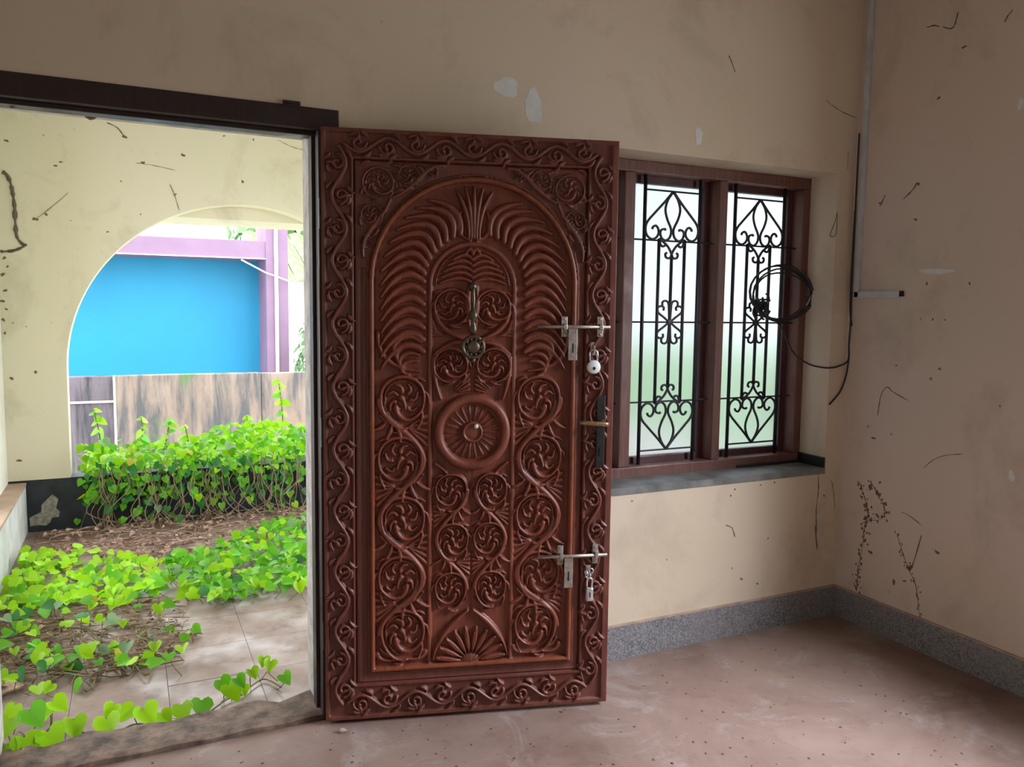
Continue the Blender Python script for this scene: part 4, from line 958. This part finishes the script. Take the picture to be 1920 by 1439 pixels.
def poly_pts(P, n):
    xs = [p[0] for p in P]; ys = [p[1] for p in P]; out = []
    while len(out) < n:
        x, y = random.uniform(min(xs), max(xs)), random.uniform(min(ys), max(ys))
        if in_poly(x, y, P): out.append((x, y))
    return out
def ground_vine(label, loc, P, n, size, w, zlo, zhi, group, nstem=5):
    r = tag(empty('creeping_vine', loc), label, 'vine', group); pts = []
    for (px, py) in poly_pts(P, n):
        h = random.uniform(zlo, zhi); p = at(px, py, 'z', VZ + h)
        if p.x < -1.19: continue
        pts.append(p)
        nrm = Vector((random.gauss(-0.05, 0.35), random.gauss(-0.55, 0.35), 1.0)); tip = Vector((random.gauss(0, 1), random.gauss(-0.6, 0.8), random.gauss(-0.2, 0.3)))
        add_leaf(r, p, nrm, tip, random.uniform(*size), pick(w))
        if random.random() < 0.5:
            m = MB(); m.tube([p, p + Vector((random.uniform(-.02, .02), random.uniform(0, .03), -h*0.6)), p + Vector((random.uniform(-.05, .05), random.uniform(0, .05), -h - 0.002))], 0.0018, 4); m.build('petiole', M_STEM, r)
    for k in range(nstem):
        a = random.sample(pts, 4); a.sort(key=lambda q: q.x)
        m = MB(); m.tube(crom([(q.x, q.y, VZ + 0.008 + 0.01*random.random()) for q in a], 6), 0.003, 5); m.build('stem', M_STEM, r, True)
    return r
GRP = 'creeping vines on the veranda'
BAND_A = ground_vine('dense lime green creeper covering the far veranda floor at left', at(150, 1085, 'z', VZ), [(-60, 1060), (40, 1035), (150, 1035), (290, 1050), (300, 1110), (200, 1140), (120, 1125), (-60, 1150)], 200, (0.035, 0.066), {'lime': 6, 'green': 4, 'yellow': 0.6, 'pale': 0.7}, 0.02, 0.10, GRP)
BAND_B = ground_vine('dense lime green creeper on the veranda floor beside the door jamb', at(460, 1060, 'z', VZ), [(290, 1045), (380, 1030), (450, 1000), (600, 955), (600, 1090), (500, 1100), (430, 1125), (330, 1115)], 210, (0.035, 0.066), {'lime': 6, 'green': 4, 'deep': 1.0, 'pale': 1.0, 'yellow': 0.2}, 0.02, 0.10, GRP)
ground_vine('scattered heart-leaved creeper over brown litter at the left', at(150, 1200, 'z', VZ), [(-60, 1130), (330, 1125), (375, 1190), (330, 1235), (230, 1270), (-60, 1300)], 84, (0.035, 0.066), {'lime': 5, 'green': 5, 'deep': 1.5, 'pale': 1, 'yellow': 0.3}, 0.01, 0.12, GRP, 9)
# the row of large heart leaves along the threshold
fv = tag(empty('creeping_vine', at(200, 1370, 'z', VZ + 0.03)), 'row of large heart-shaped lime leaves along the threshold', 'vine', GRP)
row = []
for (px, py, s, zz) in ((20, 1362, .075, .10), (55, 1345, .078, .11), (98, 1330, .06, .10), (45, 1395, .085, .07), (90, 1385, .08, .06), (15, 1410, .08, .05), (60, 1415, .07, .04), (138, 1362, .07, .06), (200, 1360, .075, .06), (268, 1342, .075, .06), (252, 1338, .06, .07), (300, 1350, .06, .04), (340, 1335, .066, .06), (378, 1326, .07, .06), (412, 1288, .06, .07), (428, 1296, .07, .06), (442, 1285, .05, .08), (470, 1268, .045, .06), (495, 1245, .045, .09), (508, 1252, .048, .08), (530, 1278, .05, .05), (90, 1335, .06, .09), (30, 1335, .05, .10), (455, 1300, .04, .03), (215, 1335, .05, .06)):
    p = at(px, py, 'z', VZ + zz); row.append(p)
    up = (AX_U*0.4 + Vector((0, -0.8, 0.7)) + Vector((random.gauss(0, .25), 0, random.gauss(0, .15))))
    add_leaf(fv, p + Vector((0, 0, 0.028)), up, Vector((random.gauss(0, 0.45), -0.4, -1)), s*1.06, pick({'lime': 8, 'green': 2}))
    m = MB(); m.tube([p + Vector((0, 0.004, 0.024)), p + Vector((random.uniform(-.01, .02), 0.015, -zz*0.4)), p + Vector((random.uniform(-.03, .03), 0.03, -zz + 0.004))], 0.0019, 5); m.build('petiole', M_STEM, fv)
row.sort(key=lambda q: q.x)
m = MB(); m.tube(crom([(q.x, q.y + 0.03 + 0.01*random.random(), VZ + 0.01) for q in row[::2]], 5), 0.003, 5); m.build('stem', M_STEM, fv, True)

# mound of vines over the low wall
md = tag(empty('vine_mound', (0.0, AY, VZ)), 'thick mound of bright green vines over the low wall', 'vine')
def mound_top(x): return 0.50 + 0.07*math.sin(2.6*x + 0.8) + 0.045*math.sin(6.1*x) + 0.05*(x > 0.55)
pts_near = []
for k in range(210):          # crown of the mound
    x = random.uniform(-0.92, 1.15); y = random.uniform(AY - 0.16, AY + 0.5); t = (y - AY + 0.16)/0.66
    z = mound_top(x)*(0.72 + 0.32*math.sin(math.pi*min(1, 0.25 + t))) + random.uniform(-0.08, 0.05)
    add_leaf(md, (x, y, z), (random.gauss(0, .35), random.gauss(-.55, .35), 1), (random.gauss(0, 1), random.gauss(-.7, .6), -.3), random.uniform(0.04, 0.075), pick({'lime': 8, 'green': 3, 'pale': 1, 'yellow': 0.5}))
for k in range(85):           # leaves hanging in front of the dark wall, shade put into their deeper greens
    x = random.uniform(-0.95, 1.15); z = random.uniform(0.0, 0.36)*random.uniform(0.5, 1.05); y = AY - random.uniform(0.03, 0.16)
    add_leaf(md, (x, y, z), (random.gauss(0, .4), -1, random.uniform(0.2, 0.9)), (random.gauss(0, .5), -.3, -1), random.uniform(0.035, 0.065), pick({'green': 5, 'deep': 5, 'pale': 1.5, 'lime': 1.2}))
def leaf_mass(name, gen, n, mat, parent, kind='stuff'):
    mb = MB()
    for k in range(n):
        pos, nr, tp, s = gen(); Mx = leaf_matrix(pos, nr, tp, s); v, f = random.choice(SHAPES)
        mb.add([Mx @ Vector(q) for q in v], f)
    off = ORG.get(parent.name, Vector()) if parent else Vector()
    me = bpy.data.meshes.new(name); me.from_pydata([tuple(Vector(q) - off) for q in mb.v], [], mb.f); me.materials.append(mat)
    me.polygons.foreach_set('use_smooth', [True]*len(me.polygons))
    o = bpy.data.objects.new(name, me); COL.objects.link(o)
    if parent: o.parent = parent
    o['kind'] = kind; return o
def g_crown():
    x = random.uniform(-0.92, 1.3); y = random.uniform(AY - 0.12, AY + 0.62); t = (y - AY + 0.16)/0.78
    z = mound_top(x)*(0.70 + 0.30*math.sin(math.pi*min(1, 0.25 + t))) + random.uniform(-0.30, 0.03)
    return (x, y, z), (random.gauss(0, .4), random.gauss(-.5, .4), 1), (random.gauss(0, 1), random.gauss(-.7, .6), -.3), random.uniform(0.03, 0.062)
leaf_mass('small_leaves', g_crown, 1000, ML['lime'], md); leaf_mass('small_leaves', g_crown, 700, ML['green'], md)
def g_front():
    x = random.uniform(-0.9, 1.3); return (x, AY - random.uniform(0.02, 0.12), random.uniform(0.10, 0.40)), (random.gauss(0, .4), -1, random.uniform(0.2, .9)), (random.gauss(0, .6), -.2, -1), random.uniform(0.03, 0.06)
leaf_mass('small_leaves', g_front, 150, ML['deep'], md); leaf_mass('small_leaves', g_front, 90, ML['green'], md)  # mostly deep green, the shade low on the mound put into the colour
for k in range(110):           # dry hanging stems
    x = random.uniform(-0.85, 1.2); z = random.uniform(0.30, 0.42); y = AY - random.uniform(0.03, 0.15)
    m = MB(); m.tube(crom([(x, y, z), (x + random.gauss(0, .04), y - random.uniform(0, .04), z*0.6), (x + random.gauss(0, .07), y - random.uniform(0, .08), z*0.2), (x + random.gauss(0, .09), y - random.uniform(.02, .12), VZ + 0.005)], 4), random.uniform(0.0018, 0.0035), 4)
    m.build('dry_stem', M_DRY, md, True)
# upright leafy shoots rising from the mound
def shoot(px, py0, py1, y, lean, label, fern=False):
    b = at(px, py1, 'y', y); t = at(px + lean, py0, 'y', y)
    r = tag(empty('leafy_shoot', b), label, 'shoot', 'shoots above the vine mound')
    c = crom([tuple(b), tuple(b.lerp(t, 0.5) + Vector((random.uniform(-.02, .02), 0, 0))), tuple(t)], 6)
    m = MB(); m.tube(c, 0.004, 5); m.build('stem', M_STEM, r, True)
    for k in range(2, len(c)):
        f = 1 - 0.5*k/len(c)
        for s in (-1, 1):
            if random.random() < 0.45: continue
            q = c[k] + Vector((0, random.uniform(-.02, .02), random.uniform(-.02, .02))); add_leaf(r, q, (s*0.3 + random.gauss(0, .3), -0.6, 0.9), (s, random.uniform(-.6, .3), random.uniform(-.5, .5)), f*random.uniform(0.06, 0.11), 'lime' if random.random() < .7 else 'green', 2)
shoot(192, 768, 860, AY + 0.15, -16, 'tallest thin shoot at the left end of the vine mound')
shoot(262, 782, 850, AY + 0.2, 3, 'leafy shoot in front of the mossy green wall patch')
shoot(306, 790, 850, AY + 0.2, 12, 'arching shoot in the middle of the vine mound')
shoot(528, 712, 850, AY + 0.3, -6, 'tall pale shoot near the door jamb before the wall')
shoot(455, 780, 850, AY + 0.3, 8, 'short shoot left of the tall pale shoot')
shoot(355, 800, 855, AY + 0.3, -8, 'short shoot right of the arching shoot')

# small leaves filling the two dense creepers
def band_fill(vine, P, n):
    q = [p for p in (at(px, py, 'z', VZ + random.uniform(0.01, 0.09)) for px, py in poly_pts(P, n)) if p.x > -1.19]
    it = iter(q)
    leaf_mass('small_leaves', lambda: (next(it), (random.gauss(0, .4), random.gauss(-.5, .4), 1), (random.gauss(0, 1), random.gauss(-.5, .8), -.2), random.uniform(0.035, 0.065)), len(q), ML[random.choice(['lime', 'green'])], vine)
band_fill(BAND_A, [(-60, 1055), (40, 1030), (150, 1028), (300, 1045), (310, 1105), (200, 1130), (-60, 1140)], 150)
band_fill(BAND_A, [(-60, 1055), (40, 1030), (150, 1028), (300, 1045), (310, 1105), (200, 1130), (-60, 1140)], 100)
band_fill(BAND_B, [(290, 1045), (380, 1025), (450, 995), (600, 940), (600, 1085), (430, 1115), (330, 1110)], 160)
band_fill(BAND_B, [(290, 1045), (380, 1025), (450, 995), (600, 940), (600, 1085), (430, 1115), (330, 1110)], 120)
# dry litter on the floor
def litter(name, label, P, n, sz, mat, sticks):
    mb = MB()
    for (px, py) in poly_pts(P, n):
        p = at(px, py, 'z', VZ + random.uniform(0.004, 0.03)); Mx = leaf_matrix(p, (random.gauss(0, .5), random.gauss(0, .5), 1), (random.gauss(0, 1), random.gauss(0, 1), 0), random.uniform(*sz))
        v, f = random.choice(SHAPES); mb.add([Mx @ Vector((q[0]*0.7, q[1], q[2]*1.6)) for q in v], f)
    for (px, py) in poly_pts(P, sticks):
        p = at(px, py, 'z', VZ + random.uniform(0.006, 0.03)); a = random.uniform(0, 6.28); L = random.uniform(0.06, 0.26); d = Vector((math.cos(a), math.sin(a)*0.5, random.uniform(-.06, .06)))
        mb.tube([p - d*L/2, p + Vector((random.uniform(-.02, .02), random.uniform(-.02, .02), 0.008)), p + d*L/2], random.uniform(0.0015, 0.0032), 4)
    me = bpy.data.meshes.new(name); me.from_pydata(mb.v, [], mb.f); me.materials.append(mat)
    o = bpy.data.objects.new(name, me); COL.objects.link(o); tag(o, label, 'litter', kind='stuff')
litter('dry_litter', 'pinkish brown dry leaf litter before the vine mound', [(170, 990), (300, 965), (480, 955), (590, 930), (590, 970), (470, 1030), (330, 1050), (200, 1045), (90, 1030), (80, 1000)], 520, (0.015, 0.042), M_DRYL, 320)
litter('dry_litter', 'tangle of brown dry stems under the scattered creeper', [(-60, 1120), (330, 1120), (370, 1190), (330, 1225), (230, 1265), (-60, 1300)], 240, (0.015, 0.04), M_DRY, 380)
litter('dry_litter', 'brown crumbs along the worn threshold', [(0, 1400), (150, 1390), (590, 1312), (590, 1335), (300, 1385), (0, 1436)], 40, (0.008, 0.02), M_DRY, 30)
p = at(14, 1288, 'z', VZ + 0.03)
m = MB(); m.bbox(-0.05, 0.05, -0.03, 0.03, -0.006, 0.006, 0.002, Matrix.Translation(p) @ Matrix.Rotation(0.5, 4, 'Z') @ Matrix.Rotation(0.35, 4, 'X'))
tag(m.build('wood_scrap', M_DRYL), 'flat weathered wood scrap at the left edge of the veranda', 'wood scrap')

# trees and shrubs beyond
M_BARK = simple('brown_bark', (0.12, 0.09, 0.06, 1), 0.9, 0, 0.4, 12)
def bush(name, label, cat, c, rad, n, kname, sz, trunk=None):
    r = tag(empty(name, (c[0], c[1], -0.42)), label, cat)
    def g():
        v = Vector((random.gauss(0, 1), random.gauss(0, 1), random.gauss(0, 1))).normalized()*random.uniform(0.55, 1.0)
        return (c[0] + v.x*rad[0], c[1] + v.y*rad[1], c[2] + v.z*rad[2]), (v.x, v.y, v.z + 0.5), (random.gauss(0, 1), random.gauss(0, 1), -.4), random.uniform(*sz)
    leaf_mass('foliage', g, n, ML[kname], r)
    for k in range(4):
        a = k*1.7; m = MB(); m.tube([(c[0] + 0.08*math.cos(a), c[1] + 0.08*math.sin(a), -0.44), (c[0] + 0.2*rad[0]*math.cos(a), c[1] + 0.2*rad[1]*math.sin(a), c[2] - 0.3*rad[2]), (c[0] + 0.6*rad[0]*math.cos(a), c[1] + 0.6*rad[1]*math.sin(a), c[2] + 0.4*rad[2])], [0.05, 0.035, 0.012], 6); m.build('branch', M_BARK, r, True)
bush('garden_shrub', 'leafy shrub beside the mauve pillar above the boundary wall', 'shrub', (2.25, 9.6, 0.75), (0.62, 0.6, 0.72), 520, 'pale', (0.07, 0.13))
bush('far_tree', 'tall pale green tree behind the mossy tiled roof', 'tree', (4.2, 20.0, 4.0), (2.4, 2.0, 2.2), 900, 'pale', (0.2, 0.4))
bush('hedge_shrub', 'round green shrub on the lawn beyond the right window', 'shrub', (9.0, 6.5, 0.25), (0.9, 0.8, 0.7), 300, 'green', (0.12, 0.2))

# ================================================================== SMALL THINGS ON THE ROOM FLOOR
def grit():
    mb = MB()
    P = [(200, 1430), (600, 1370), (1140, 1330), (1150, 1260), (1500, 1190), (1900, 1420), (1900, 1438), (300, 1438)]
    for (px, py) in poly_pts(P, 120):
        p = at(px, py, 'z', 0.0); s = random.uniform(0.0015, 0.0045); a = random.uniform(0, 3.1)
        R_ = Matrix.Rotation(a, 3, 'Z')
        v = [R_ @ Vector(q) for q in ((-s*1.5, -s, 0), (s*1.4, -s, 0), (s, s, 0), (-s, s*1.2, 0), (0, 0, s*1.1))]
        mb.add([p + q for q in v], [(0, 1, 4), (1, 2, 4), (2, 3, 4), (3, 0, 4), (0, 3, 2, 1)])
    me = bpy.data.meshes.new('floor_grit'); me.from_pydata([tuple(q) for q in mb.v], [], mb.f); me.materials.append(M_MUD)
    o = bpy.data.objects.new('floor_grit', me); COL.objects.link(o); tag(o, 'dark crumbs of grit scattered over the dusty room floor', 'grit', kind='stuff')
grit()
for (px, py, s, rz, lab) in ((640, 1377, 0.035, 0.4, 'pale curled dry leaf on the floor below the door'), (1267, 1223, 0.012, 1.0, 'small dark dry leaf beside the back skirting'), (1060, 1337, 0.014, 2.2, 'dark dry leaf under the free end of the door')):
    p = at(px, py, 'z', 0.0); v, f = SHAPES[1]; Mx = leaf_matrix(p + Vector((0, 0, 0.006)), (0.2, -0.2, 1), (math.cos(rz), math.sin(rz), 0), s)
    m = MB(); m.add([Mx @ Vector((q[0]*0.6, q[1], q[2])) for q in v], f); tag(m.build('dry_leaf', M_DRYL if s > 0.02 else M_WEB), lab, 'dry leaf')
